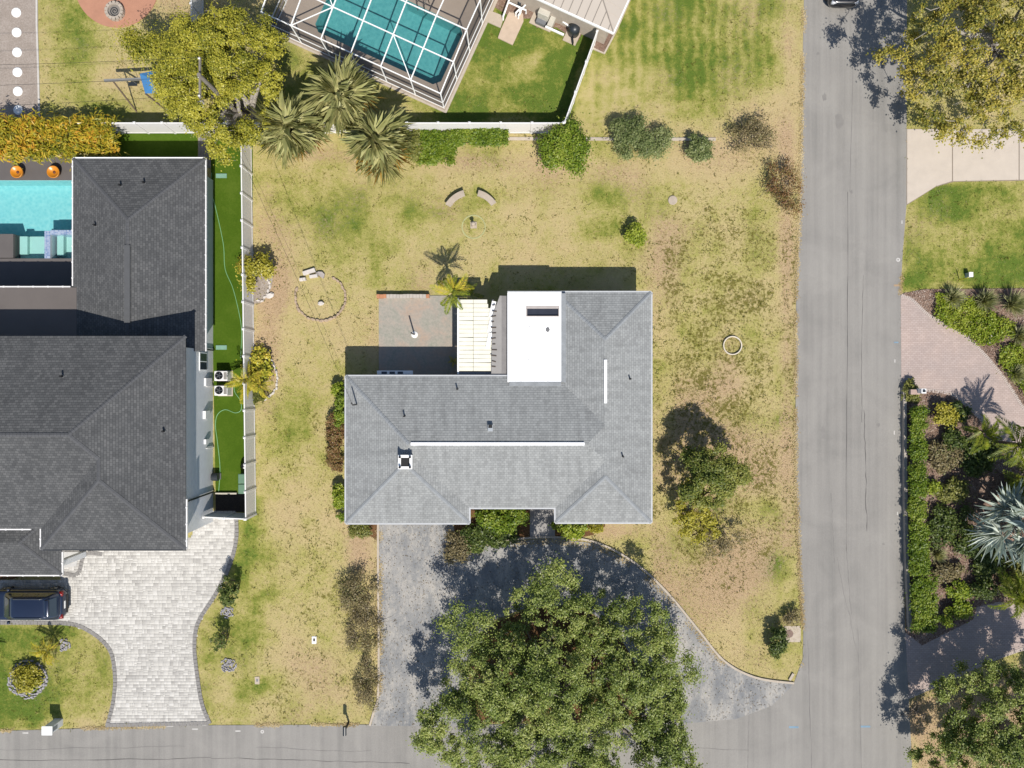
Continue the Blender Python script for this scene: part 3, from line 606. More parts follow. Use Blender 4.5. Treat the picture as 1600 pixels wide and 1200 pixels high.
# ------------------------------------------------------------------ the light grey house
def rect(px0,px1,py0,py1,h): (x0,y1),(x1,y0) = P(px0,py0,h),P(px1,py1,h); return (x0,x1,y0,y1)
EH = 2.6; SL = 0.34
hx, hy = P(780,700); house = thing('grey_house', 'single storey house with light grey hipped shingle roof and a white flat roof section', 'house', (hx,hy,0))
rM = rect(541,1017,588,793,EH); rG = rect(541,733,690,817,EH); rW = rect(868,1017,457,816,EH)
rG = (rM[0],rG[1],rG[2],rM[3]-0.5); rW = (rW[0],rM[1],rW[2],rW[3])
fcs = hip([rM,rG,rW], SL, EH+0.06); roof_o = roof_mesh('roof', fcs, SL, M_SH_L, house)
Z = lambda d: EH+0.06+SL*d
hw = (rM[3]-rM[2])/2; ym = (rM[2]+rM[3])/2; wg = (rG[1]-rG[0])/2; xg = rG[0]+wg; ww = (rW[1]-rW[0])/2; xw = rW[0]+ww
M_CAP = plain('cap_shingle', (164,168,171), 0.92, var=0.18, fine=20)
dd = hw-wg
caps(None, [((rM[0],rM[3],Z(0)),(rM[0]+hw,ym,Z(hw))), ((rG[0],rG[2],Z(0)),(xg,rG[2]+wg,Z(wg))), ((rG[1],rG[2],Z(0)),(xg,rG[2]+wg,Z(wg))),
  ((rW[1],rW[3],Z(0)),(xw,rW[3]-ww,Z(ww))), ((rW[0],rW[3],Z(0)),(xw,rW[3]-ww,Z(ww))), ((rW[1],rW[2],Z(0)),(xw,rW[2]+ww,Z(ww))), ((rW[0],rW[2],Z(0)),(xw,rW[2]+ww,Z(ww)))], M_CAP, roof_o)
# white ridge vents
M_VENT = plain('white_vent', (246,246,248), 0.5, var=0.03, k=0.85)
(ax,ay),(bx,by) = P(642,693,EH+1.4),P(913,693,EH+1.4); MB().box(ax,bx,ym-0.085,ym+0.085,Z(hw)-0.03,Z(hw)+0.06).build('ridge_vent', M_VENT, roof_o)
(ax,ay),(bx,by) = P(947,630,EH+1.1),P(947,562,EH+1.1); MB().box(xw-0.085,xw+0.085,ay,by,Z(ww)-0.03,Z(ww)+0.06).build('ridge_vent', M_VENT, roof_o)
# walls, soffit, fascia
OV = 0.55
def inset(r, o): return (r[0]+o,r[1]-o,r[2]+o,r[3]-o)
def walls(mb, r, z1): 
    mb.box(r[0],r[1],r[2],r[3],-0.1,z1)
M_WALLH = plain('house_wall', (206,206,204), 0.9, var=0.06, bump=0.2)
mb = MB(); walls(mb, inset(rM,OV), EH-0.04); mb.build('wall', M_WALLH, house)
a = inset(rW,OV); mb = MB(); mb.box(a[0],a[1],rM[3]-OV,a[3],-0.1,EH-0.04); mb.build('wall', M_WALLH, house); MB().box(a[0],a[1],a[2],rM[2]+OV,-0.1,EH-0.04).build('wall', M_WALLH, house)
a = inset(rG,OV); mb = MB(); mb.box(a[0],a[1],a[2],rM[2]+OV,-0.1,EH-0.04); mb.build('wall', M_WALLH, house)
outline = [(rM[0],rM[3]),(rW[0],rM[3]),(rW[0],rW[3]),(rW[1],rW[3]),(rW[1],rW[2]),(rW[0],rW[2]),(rW[0],rM[2]),(rG[1],rM[2]),(rG[1],rG[2]),(rG[0],rG[2])]
for i,(p,q) in enumerate(zip(outline, outline[1:]+outline[:1])):
    v = Vector((q[0]-p[0],q[1]-p[1],0)); n_ = Vector((-v.y,v.x,0)).normalized()*0.045; v.normalize()
    MB().bar((p[0]+n_.x-v.x*.02,p[1]+n_.y-v.y*.02,EH-0.02),(q[0]+n_.x+v.x*.02,q[1]+n_.y+v.y*.02,EH-0.02),0.09,0.15+0.002*i).build('gutter', plain('gutter_white',(214,216,218),.5,var=.1), roof_o)
mb = MB(); mb.box(rM[0]+.05,rM[1]-.05,rM[2]+.05,rM[3]-.05,EH-0.06,EH-0.035); mb.build('soffit', M_WHITE, house)
# windows and doors under the eaves
def opening(x,y,w,z0,z1,face,kind,parent,glass=M_GLASS):
    """face: 's','n','e','w': which way it looks"""
    d = {'s':(0,-1),'n':(0,1),'e':(1,0),'w':(-1,0)}[face]; hor = d[0]==0
    def b(o0,o1,w2,za,zb): 
        m = MB(); lo, hi = min(o0,o1), max(o0,o1)
        return m.box(x-w2/2,x+w2/2,y+lo*d[1] if d[1]>0 else y-hi,y+hi if d[1]>0 else y-lo,za,zb) if hor else m.box(x+lo if d[0]>0 else x-hi,x+hi if d[0]>0 else x-lo,y-w2/2,y+w2/2,za,zb)
    f = b(0.0,0.05,w+0.14,z0-0.07,z1+0.07).build(kind, M_WHITE, parent); b(0.045,0.058,w,z0,z1).build('pane' if kind=='window' else 'leaf', glass, f)
    if kind == 'window': b(0.05,0.064,0.05,z0,z1).build('mullion', M_WHITE, f)
a = inset(rM,OV)
for x_,w_ in ((-8.0,1.6),(-5.2,1.4)): opening(x_,a[3],w_,1.0,2.1,'n','window',house)
opening(xg,rG[2]+OV,4.6,0.05,2.2,'s','garage_door',house,plain('garage_panel',(222,222,220),.6))
opening(1.3,a[2],1.0,0.05,2.1,'s','front_door',house,plain('door_paint',(110,70,50),.5)); opening(-1.0,a[2],2.4,0.9,2.1,'s','window',house); opening(xw,rW[2]+OV,2.0,0.9,2.1,'s','window',house)
for y_ in (-6.5,-2.0,2.5): opening(rW[1]-OV,y_,1.5,1.0,2.1,'e','window',house)
opening(rM[0]+OV,-3.2,1.4,1.0,2.1,'w','window',house); opening(xw,rW[3]-OV,1.4,1.0,2.1,'n','window',house)
# awning window left open over the patio
(x0,y0),(x1,y1) = P(589,587,2.2),P(645,579,2.2); aw = MB().box(x0,x1,y0,y1,2.12,2.2).build('awning_window', M_WHITE, house)
for k in range(3):
    w = 0.34; MB().box(x0+.28+k*.5,x0+.28+k*.5+w,y0+.1,y1-.06,2.195,2.206).build('pane', M_GLASS, aw)
# flat roof with sunken skylight
FZ = 2.86; r = rect(793,877.5,457,597,FZ); sk = rect(822,874,478,495,FZ)
M_MEMB = plain('white_membrane', (250,250,250), 0.6, var=0.03, scale=1, k=0.85)
mb = MB(); x0,x1,y0,y1 = r
for q in ((x0,sk[0],y0,y1),(sk[1],x1,y0,y1),(sk[0],sk[1],y0,sk[2]),(sk[0],sk[1],sk[3],y1)): mb.box(*q,FZ-0.22,FZ)
flat = mb.build('flat_roof', M_MEMB, house)
s = MB(); x0,x1,y0,y1 = sk
s.box(x0,x1,y1-0.16,y1,FZ-0.4,FZ+0.02); s.box(x0,x1,y0,y0+.05,FZ-0.4,FZ+0.05); s.box(x0,x0+.06,y0+.05,y1-.16,FZ-.4,FZ+.04); s.box(x1-.06,x1,y0+.05,y1-.16,FZ-.4,FZ+.04)
so = s.build('skylight', plain('skylight_frame',(206,196,190),.7,var=.12), flat); MB().box(x0+.05,x1-.05,y0+.04,y1-.15,FZ-.2,FZ-.1).build('pane', plain('smoked_pane',(58,62,74),.3,var=.15), so)
x0,x1,y0,y1 = r; MB().box(x0+.3,x1-.4,y0+.4,y1-.5,-0.1,FZ-0.23).build('wall', M_WALLH, house)
rnd = random.Random(4); px_, py_ = P(856,515,FZ)
MB().stone(px_,py_,FZ,.13,.17,.03,5).build('tar_patch', plain('tar_patch',(128,128,130),.8), flat)
for k in range(1,4): xs_ = x0+(x1-x0)*k/4; MB().box(xs_-.03,xs_+.03,y0+.05,sk[2]-.06 if sk[0]-.1 < xs_ < sk[1]+.1 else y1-.05,FZ-.01,FZ+.006).build('membrane_seam', plain('seam_white',(226,226,224),.6,var=.05,k=.7), flat)
rnd = random.Random(31)
for k in range(16): xs_ = x0+1.3+rnd.uniform(-.04,.04); ys_ = y0+.5+(y1-y0-2.2)*k/16; MB().box(xs_,xs_+.04,ys_,ys_+rnd.uniform(.03,.1),FZ-.01,FZ+.007).build('tar_dab', MATS['tar_patch'], flat)
# the corner of the shingles laps over the flat roof along its inner edges
MB().box(x1-0.02,x1+0.26,y0-.02,y1-.05,FZ-.1,FZ+0.02).build('roof_edging', M_CAP, roof_o); MB().box(x0+.1,x1-.025,y0-.24,y0+.02,FZ-.1,FZ+.018).build('roof_edging', M_CAP, roof_o)
# grey membrane strip and torn cream patio cover
GZ = 2.55; r2 = rect(767,795,462,589,GZ); MB().prism([(r2[0]+.02,r2[2]),(r[0]-.01,r2[2]),(r[0]-.01,r2[3]),(r2[0]+.55,r2[3]),(r2[0]+.1,r2[3]-1.2)],GZ-0.1,GZ).build('membrane_strip', plain('grey_membrane',(176,172,168),.85,var=.12,scale=1.2), flat)
MB().box(r[0]-.36,r[0]-.012,r2[2]+.02,r2[3]-.01,GZ-.05,GZ+.012).build('flashing_strip', plain('shaded_strip_grey',(152,148,146),.8,var=.15), flat); MB().bar((r[0],r[3]+.05,FZ-.06),(r[1],r[3]+.05,FZ-.06),.07,.12).build('gutter', MATS['gutter_white'], flat)  # flashing strip; the shading beside the white roof is put into its darker grey
CZ = 2.4; r3 = rect(717,770,468,580,CZ); px0,px1,py0,py1 = r3; pat = thing('patio_cover', 'patio cover of weathered cream panels beside the white flat roof', 'patio cover', ((px0+px1)/2,(py0+py1)/2,0))
M_CREAM = plain('cream_panel', (242,238,220), 0.7, var=0.08, scale=2, k=0.7); rnd = random.Random(11); nrow = 17; dy = (py1-py0)/nrow; xm = px0+(px1-px0)*0.42
for k in range(nrow):
    for c,(xa,xb) in enumerate(((px0,xm),(xm+.02,px1))):
        if c == 1 and k > 13: xb = px1-.12*(k-13)
        y_ = py0+k*dy+.012; z = CZ+rnd.uniform(-.01,.012)+0.02*c; sk_ = rnd.uniform(-.015,.015); xb2 = xb+rnd.uniform(-.06,.1)*c
        MB().add([(xa,y_,z-.03),(xb2,y_+sk_,z-.03),(xb2,y_+dy-.02+sk_,z-.03),(xa,y_+dy-.02,z-.03),(xa,y_,z),(xb2,y_+sk_,z),(xb2,y_+dy-.02+sk_,z),(xa,y_+dy-.02,z)],[(4,5,6,7),(0,3,2,1),(0,1,5,4),(1,2,6,5),(2,3,7,6),(3,0,4,7)]).build('panel', M_CREAM, pat)
for k in range(3):
    y_ = py1-.9-k*.95; x_ = px1-.02-k*.1; MB().obox(x_,y_+.3,.26,1.0,CZ+.05,CZ+.08,-.22).build('loose_panel', M_WHITE, pat)
MB().bar((px0-.05,py0-.2,CZ-.08),(px0-.05,py1+.1,CZ-.08),.1,.14).build('beam', M_WHITE, pat); MB().bar((px1,py0-.1,CZ-.12),(px1,py1,CZ-.12),.1,.12).build('beam', M_WHITE, pat)
for y_ in (py0+.2,(py0+py1)/2,py1-.1): MB().box(px0-.1,px0,y_-.05,y_+.05,.04,CZ-.15).build('post', M_WHITE, pat)
MB().box(px0,px1+.4,py0-.55,py0-.02,CZ-.14,CZ-.05).build('flashing_strip', plain('flashing_grey',(150,152,156),.6,.3), pat)
rnd = random.Random(3)
for k in range(13):
    y_ = py0+.3+k*.34; MB().bar((px1+rnd.uniform(-.12,.0),y_,GZ+.025),(px1+rnd.uniform(.08,.26),y_+rnd.uniform(-.08,.06),GZ+.03),.06,.03).build('torn_strip', plain('torn_brown',(96,84,74),.9), pat)
# chimney, vents, mast
cz = Z(wg)+.02; cx_, cy_ = P(633,722,cz+.35); ch = MB(); ch.box(cx_-.38,cx_+.38,cy_-.38,cy_+.38,cz-1.0,cz+.28)
cho = ch.build('chimney', plain('chimney_white',(232,230,226),.9,var=.1,k=.7), roof_o); m = MB(); m.box(cx_-.42,cx_+.42,cy_-.42,cy_-.26,cz+.281,cz+.36); m.box(cx_-.42,cx_+.42,cy_+.26,cy_+.42,cz+.281,cz+.36); m.box(cx_-.42,cx_-.26,cy_-.26,cy_+.26,cz+.281,cz+.36); m.box(cx_+.26,cx_+.42,cy_-.26,cy_+.26,cz+.281,cz+.36); m.build('chimney_rim', M_WHITE, cho)
MB().box(cx_-.25,cx_+.25,cy_-.25,cy_+.25,cz+.282,cz+.3).build('flue', M_DARK, cho)
for a_,b_ in ((-1,-1),(1,-1),(1,1),(-1,1)): MB().box(cx_+a_*.3-.05,cx_+a_*.3+.05,cy_+b_*.3-.05,cy_+b_*.3+.05,cz+.362,cz+.6).build('cap_post', M_DARK, cho)
def roofz(x, y):
    z = 0
    for r_ in (rM,rG,rW): z = max(z, min(x-r_[0],r_[1]-x,y-r_[2],r_[3]-y))
    return EH+.06+SL*z
for q in [(714,608),(633,650),(973,713),(985,592)]: x,y = P(*q,3.3); pipe_vent(x,y,roofz(x,y),roof_o)
x,y = P(766,669,4.0); z = roofz(x,y); MB().box(x-.15,x+.15,y-.2,y+.2,z-.1,z+.16).build('roof_vent', plain('tin_vent',(206,212,216),.4,.4), roof_o); MB().box(x-.12,x+.12,y+.0,y+.205,z+.16,z+.165).build('vent_hood', M_DARK, roof_o)
x,y = P(557,632,3.0); z = roofz(x,y); mast = MB(); mast.tube([(x,y,z-.2),(x,y,z+1.15),(x-.05,y+.12,z+1.25)],.045,8); mo = mast.build('service_mast', plain('mast_steel',(90,88,88),.5,.4), roof_o); MAST = (x,y,z+1.15)

# ------------------------------------------------------------------ the charcoal roofed house
nx_, ny_ = P(170,700); nb = thing('charcoal_house', 'large white stucco house with charcoal shingle roofs and an upper storey', 'house', (nx_,ny_,0))
E2 = 5.2; S2 = 0.36
rA = rect(-260,291,525,826,E2); rB = rect(65,291,640,858,E2); rB = (rB[0],rA[1],rB[2],rA[3]-1.0)
upr = roof_mesh('upper_roof', hip([rA,rB],S2,E2+.06), S2, M_SH_D, nb)
Zn = lambda d,e=E2: e+.06+S2*d
M_CAPD = plain('dark_cap_shingle',(96,97,100),.92,var=.15,fine=20); ha = (rA[3]-rA[2])/2; ya = (rA[2]+rA[3])/2; wb = (rB[1]-rB[0])/2; xb = rB[0]+wb
caps(None,[((rA[1],rA[3],Zn(0)),(rA[1]-ha,ya,Zn(ha))),((rA[1]-ha,ya,Zn(ha)),(rA[0]+ha,ya,Zn(ha))),((rA[1]-ha,ya,Zn(ha)),(xb,ya-(ha-wb)*1.0,Zn(wb))),((xb,rB[2]+wb,Zn(wb)),(xb,ya-(ha-wb),Zn(wb))),((rB[0],rB[2],Zn(0)),(xb,rB[2]+wb,Zn(wb))),((rB[1],rB[2],Zn(0)),(xb,rB[2]+wb,Zn(wb)))],M_CAPD,upr)
OE = 0.6; a = inset(rA,OE); b = inset(rB,OE)
MB().box(a[0],a[1],a[2],a[3],-.1,E2).build('wall', M_STUCCO, nb); MB().box(b[0],b[1],b[2],a[2]-.001,-.1,E2).build('wall', M_STUCCO, nb)
mb = MB(); mb.box(rA[0],rA[1]-.02,rA[2],rA[3]-.02,E2-.03,E2+.03); mb.box(rB[0]+.02,rB[1]-.02,rB[2]+.02,rA[2]+.5,E2-.034,E2+.026); mb.build('soffit', plain('dark_fascia',(70,72,76),.6), upr)
def gut(p,q,z,parent,clips=True):
    o = MB().bar((*p,z),(*q,z),.075,.1).build('gutter', M_FENCE, parent); L = math.dist(p,q); n = int(L/0.9)
    for k in range(n): MB().obox(p[0]+(q[0]-p[0])*(k+.5)/n,p[1]+(q[1]-p[1])*(k+.5)/n,.1,.1,z+.02,z+.07).build('gutter_clip', M_FENCE, o)
gut((rB[1]+.04,rB[2]),(rB[1]+.04,rB[2]+2.9),E2,upr); gut((rB[0]-.04,rB[2]),(rB[0]-.04,rA[2]),E2,upr); gut((rA[0],rA[2]-.04),(rB[0]-.6,rA[2]-.04),E2,upr)
MB().bar((rB[0],rB[2]-.04,E2),(rB[1],rB[2]-.04,E2),.08,.1).build('gutter', plain('gutter_dark',(60,62,66),.5), upr)
# low rear wing
E3 = 2.6; rD = rect(115,321,248,600,E3); S3 = .33
fD = [f for f in hip([(rD[0],rD[1],rD[2]-8,rD[3])],S3,E3+.06)]; cut = P(0,549,E3)[1]; fD2 = []
for poly,n_ in fD:
    if n_[1] == 1: continue
    pc = clip([(x,y) for x,y,z in poly],0,1,-cut)
    if area(pc) > .01: fD2.append(([(x,y,E3+.06+S3*(n_[0]*x+n_[1]*y+n_[2])) for x,y in pc],n_))
lowr = roof_mesh('lower_roof', fD2, S3, M_SH_D, nb); wd = (rD[1]-rD[0])/2; xd = rD[0]+wd; Zd = E3+.06+S3*wd
caps(None,[((rD[0],rD[3],E3+.06),(xd,rD[3]-wd,Zd)),((rD[1],rD[3],E3+.06),(xd,rD[3]-wd,Zd)),((xd,rD[3]-wd,Zd),(xd,cut,Zd))],M_CAPD,lowr)
y1_ = P(0,383,4.0)[1]; y0_ = P(0,505,4.0)[1]; mb = MB(); mb.box(xd-.17,xd+.17,y0_,y1_,Zd-.03,Zd+.05); mb.build('ridge_vent', plain('dark_vent',(98,99,101),.85,var=.1), lowr)
MB().box(rD[0]+OE,rD[1]-OE,cut-.3,rD[3]-OE,-.1,E3+.02).build('wall', M_STUCCO, nb); MB().box(rD[0]+.02,rD[1]-.02,cut,rD[3]-.02,E3-.03,E3+.03).build('soffit', MATS['dark_fascia'], lowr)
gut((rD[0]-.04,P(0,447,E3)[1]),(rD[0]-.04,rD[3]),E3,lowr); gut((rD[1]+.04,cut),(rD[1]+.04,rD[3]),E3,lowr); MB().bar((rD[0],rD[3]+.04,E3),(rD[1],rD[3]+.04,E3),.08,.1).build('gutter', M_WHITE, lowr)
# gable closing the cut end
MB().add([(rD[0]+.1,cut+.01,E3),(rD[1]-.1,cut+.01,E3),(xd,cut+.01,Zd-.06)],[(0,1,2)]).build('gable', M_STUCCO, nb)
# flat roofed link over the pool terrace
rE = rect(-260,128,449,540,2.75); MB().box(rE[0],rE[1],rE[2],rE[3],2.6,2.75).build('terrace_roof', plain('taupe_membrane',(116,108,104),.8,var=.1,scale=.6), nb); gut((rE[0],rE[3]+.04),(rD[0]-.1,rE[3]+.04),2.72,nb)
for k in range(3): MB().box(rE[1]-3.4-k*4,rE[1]-3.1-k*4,rE[3]-.5,rE[3]-.2,.03,2.6).build('terrace_post', M_STUCCO, nb)
# porch roof in front
E4 = 3.1; rC = rect(-240,97,790,898,E4); lpr = roof_mesh('porch_roof', hip([rC],.33,E4+.05), .33, M_SH_D, nb); hc = (rC[3]-rC[2])/2
caps(None,[((rC[1],rC[2],E4+.05),(rC[1]-hc,rC[2]+hc,E4+.05+.33*hc)),((rC[1],rC[3],E4+.05),(rC[1]-hc,rC[2]+hc,E4+.05+.33*hc))],M_CAPD,lpr)
MB().box(rC[0],rC[1]-.02,rC[2]+.02,rC[3],E4-.03,E4+.02).build('soffit', MATS['dark_fascia'], lpr); gut((rC[0],rC[2]-.04),(rC[1],rC[2]-.04),E4,lpr); gut((rC[1]+.04,rC[2]),(rC[1]+.04,P(0,862,E4)[1]),E4,lpr)
MB().box(rC[1]-.7,rC[1]-.35,rC[2]+.35,rC[2]+.7,0,E4).build('porch_column', M_STUCCO, nb)
# east wall fittings
XE = a[1]
def onwall(py, hh): return P(0,py,hh)[1]
yw = onwall(565,1.6); opening(XE,yw,1.0,1.1,2.05,'e','window',nb)
for py,z,w,d,hgt in ((648,1.2,.5,.18,.7),(690,1.2,.3,.14,.4),(597,0.9,.5,.12,.9)): y_ = onwall(py,z); MB().box(XE,XE+d,y_-w/2,y_+w/2,z-hgt/2,z+hgt/2).build('electrical_box', M_FENCE, nb)
for py in (604,700): y_ = onwall(py,.8); MB().tube([(XE+.06,y_,.05),(XE+.06,y_,1.0),(XE+.02,y_,1.1)],.035,6).build('conduit', M_FENCE, nb)
yd = (600-768)/KP; MB().tube([(XE+.08,yd,.1),(XE+.08,yd,E2-.25),(rA[1]-.05,yd-.1,E2-.05)],.055,8).build('downspout', plain('dark_pipe',(40,44,52),.4), nb)
MB().tube([(rD[1]-OE+.08,P(0,545,2)[1],.1),(rD[1]-OE+.08,P(0,545,2)[1],2.3),(rD[1],P(0,545,2.6)[1]+.05,2.55)],.05,8).build('downspout', MATS['dark_pipe'], nb)
for py in (543,275): y_ = P(0,py,0)[1]; MB().obox(rD[1]-OE+.55,y_,.7,.28,.013,.06).build('splash_block', plain('green_plastic',(140,184,162),.6), nb)
for q,z in (((95,588),6.3),((247,675),6.4),((149,352),3.3),((221,283),3.6),((189,290),3.3)):
    x,y = P(*q,z); e = (rA,E2) if z > 5 else (rD,E3); zz = e[1]+.06+(S2 if z > 5 else S3)*max(0,min(x-e[0][0],e[0][1]-x,y-e[0][2],e[0][3]-y)); pipe_vent(x,y,zz,upr if z > 5 else lowr,.06,.3)

# ------------------------------------------------------------------ beige metal roofed house
c0 = Vector(P3(958,51,2.8)); c0.z = 0
bh = thing('beige_house', 'beige standing seam metal roofed house by the white fence', 'house', tuple(c0))
def loc2(u,v,z): q = c0+U*u+VV*v; return (q.x,q.y,z)
M_SEAMM = plain('beige_metal',(214,202,188),.5,.0,var=.04,scale=.5); fb = hip([(-14,0,0,9)],.25,2.86); mr = roof_mesh('roof', fb, .25, M_SEAMM, bh, loc2)
MB().prism([loc2(u,v,0)[:2] for u,v in ((-13.4,.45),(-.45,.45),(-.45,8.5),(-13.4,8.5))],-.1,2.75).build('wall', plain('beige_wall',(206,192,176),.9), bh)
for k in range(24):
    u = -.35-k*.53; v1 = min(4.5,-u) if u > -4.5 else 4.5
    if v1 > .2: MB().bar(loc2(u,0,2.87),loc2(u,v1,2.87+.25*v1),.035,.05).build('seam', plain('dark_beige_seam',(158,148,138),.6), mr)  # seams of this slope in a darker beige than the roof sheet
for k in range(16):
    v = .4+k*.53; u1 = -min(v,9-v,4.5); MB().bar(loc2(0,v,2.865),loc2(u1,v,2.865-.25*u1),.02,.02).build('seam', M_SEAMM, mr)
for (u0,v0,u1,v1) in ((-14,-.04,.05,-.04),(.04,0,.04,9)): MB().bar(loc2(u0,v0,2.78),loc2(u1,v1,2.78),.09,.14).build('gutter', M_WHITE, mr)
MB().bar(loc2(0,0,2.88),loc2(-4.5,4.5,2.88+.25*4.5),.06,.04).build('hip_cap', MATS['dark_beige_seam'], mr)
MB().bar(loc2(-4.3,-.3,.5),loc2(-3.0,-.3,.5),.12,.12).build('white_pipe', M_WHITE, bh)
struct('kerb', ribbon(MB(),PP([(926,76),(944,84),(963,48),(1010,-60)]),.12,-.1,.08), M_KERB, 'pale edging kerb around the bed at the beige house corner')
# slabs and pool equipment
M_SLAB = plain('pad_concrete',(216,200,180),.9,var=.08)
o = MB().prism(PP([(757,14),(788,26),(782,44),(757,33)]),-.05,.076).build('concrete_slab', M_SLAB); tag(o,'small concrete slab against the pool cage','slab')
o = MB().prism(PP([(795,20),(817,22),(818,34),(801,71),(778,60),(783,46),(793,24)]),-.05,.09).build('concrete_slab', plain('stone_slab',(226,202,178),.9,var=.1)); tag(o,'larger tan stone slab on the grass beside the pool equipment','slab')
hp = thing('pool_heater','beige pool heater on a pad under the metal roof','pool heater',P3(848,28)); A_ = math.atan2(U.y,U.x); x,y = P(851,18,.9); MB().obox(x,y,.75,.55,.05,1.0,A_).build('cabinet', plain('cream_cabinet',(226,220,206),.6),hp,bevel=.03); x,y = P(846,33,.3); MB().obox(x,y,.65,.4,.0,.35,A_).build('control_box', plain('grey_box',(132,134,138),.6),hp); x,y = P(862,33,.5); MB().obox(x,y,.35,.75,.0,.6,A_).build('side_cabinet', MATS['cream_cabinet'],hp,bevel=.02)
x,y = P(850,28); MB().obox(x,y,1.5,1.4,-.02,.05,A_).build('pad', M_SLAB, hp)
fl = thing('pool_filter','black round pool filter tank with white pipes','pool filter',P3(898,46)); x,y = P(897,46,.5); MB().lathe(x,y,[(.01,.95),(.16,.93),(.34,.8),(.38,.6),(.38,.1),(.3,.02)],20).build('tank', plain('black_plastic',(52,58,64),.4),fl,True); MB().tube([(x-.3,y+.2,.5),(x-.7,y+.5,.5),(x-.75,y+.6,.1)],.06,8).build('pipe',M_WHITE,fl); MB().tube([(x-.1,y-.3,.3),(x-.05,y-.75,.3),(x-.05,y-.75,.02)],.05,8).build('hose',MATS['dark_pipe'],fl); MB().obox(x-.05,y-.1,.9,1.2,-.02,.05,A_).build('pad',M_SLAB,fl)
pm = thing('pool_pump','white plumbing manifold of the pool pump beside the cage','pool pump',P3(800,10)); 
for p_,q_ in (((796,-2),(786,26)),((796,4),(822,16)),((812,14),(806,20)),((814,18),(810,24)),((822,6),(812,18))): MB().tube([P3(*p_,.45),P3(*q_,.45),(*P(*q_,.45),.05)],.06,8).build('pipe',M_WHITE,pm)
x,y = P(812,4,.3); MB().lathe(x,y,[(.01,.5),(.14,.48),(.15,.1),(.18,.02)],14).build('motor',MATS['black_plastic'],pm,True)

# ------------------------------------------------------------------ pool cage
cg = thing('pool_cage','white framed screened pool cage with mesh roof over a teal pool','pool cage',cage(-6,6))
t = NT('screen_mesh'); tr = t.new('BsdfTransparent'); df = t.new('BsdfDiffuse'); df.inputs[0].default_value = (.035,.035,.037,1); mx = t.new('MixShader'); lw = t.new('LayerWeight'); lw.inputs[0].default_value = .5
f = t.math('ADD', .13, t.math('MULTIPLY', t.math('POWER', lw.outputs['Facing'], 2.0), .68)); t.link(f, mx.inputs[0]); t.link(tr.outputs[0],mx.inputs[1]); t.link(df.outputs[0],mx.inputs[2]); t.link(mx.outputs[0],t.out.inputs[0]); M_SCREEN = t.m
CH = 2.35; NU, NV = 6, 6; du = 12.2/NU; dv = 2.0
def frame(a_,b_,w=.06,h=.08): MB().bar(a_,b_,w,h).build('beam', M_WHITE, cg)
rise = lambda v: CH+min(v,4)*.16
for i in range(NU+1):
    for j in range(NV): frame(cage(-12.2+i*du,j*dv,rise(j*dv)),cage(-12.2+i*du,(j+1)*dv,rise((j+1)*dv)))
    MB().bar(cage(-12.2+i*du,0,.03),cage(-12.2+i*du,0,CH),.07,.07).build('post', M_WHITE, cg)
for j in range(NV+1): frame(cage(-12.2,j*dv,rise(j*dv)),cage(0,j*dv,rise(j*dv)),.06,.075)
for j in range(1,NV+1):
    for u_ in (0,-12.2): MB().bar(cage(u_,j*dv,.03),cage(u_,j*dv,rise(j*dv)),.07,.07).build('post', M_WHITE, cg)
for z_ in (.06,.9):
    frame(cage(-12.2,0,z_),cage(0,0,z_),.05,.06); frame(cage(0,0,z_),cage(0,12,z_),.05,.06); frame(cage(-12.2,0,z_),cage(-12.2,12,z_),.05,.06)
for (u0,v0,u1,v1) in ((-10.17,0,-8.13,2),(-4.07,2,-2.03,0),(-2.03,4,0,4.0),(-10.17,4,-8.13,2)):
    if v0 != v1: frame(cage(u0,v0,rise(v0)),cage(u1,v1,rise(v1)),.05,.06)
for i in range(NU):
    for j in range(NV):
        u0,u1,v0,v1 = -12.2+i*du+.05,-12.2+(i+1)*du-.05,j*dv+.05,(j+1)*dv-.05; MB().add([cage(u0,v0,rise(v0)),cage(u1,v0,rise(v0)),cage(u1,v1,rise(v1)),cage(u0,v1,rise(v1))],[(0,1,2,3)]).build('roof_screen', M_SCREEN, cg)
    u0,u1 = -12.2+i*du+.04,-12.2+(i+1)*du-.04; MB().add([cage(u0,0,.09),cage(u1,0,.09),cage(u1,0,CH),cage(u0,0,CH)],[(0,1,2,3)]).build('wall_screen', M_SCREEN, cg)
for j in range(NV):
    for u_ in (0,-12.2): MB().add([cage(u_,j*dv+.04,.09),cage(u_,(j+1)*dv-.04,.09),cage(u_,(j+1)*dv-.04,rise((j+1)*dv)),cage(u_,j*dv+.04,rise(j*dv))],[(0,1,2,3)]).build('wall_screen', M_SCREEN, cg)
struct('kerb', ribbon(MB(),[cage(-12.4,13)[:2],cage(-12.4,-.2)[:2],cage(.2,-.2)[:2],cage(.2,13)[:2]],.2,-.1,.06), M_KERB, 'pale concrete footing kerb around the pool cage')
hr = thing('pool_handrail','dark curved handrail at the caged pool steps','handrail',cage(-4.0,5.6))
for d_ in (0,.5): MB().tube([cage(-4.2+d_,5.8,.03),cage(-4.2+d_,5.75,.8),cage(-4.2+d_,5.5,.9),cage(-4.2+d_,5.2,.75),cage(-4.2+d_,5.1,.0)],.03,8).build('rail', plain('bronze_rail',(70,58,50),.4), hr)

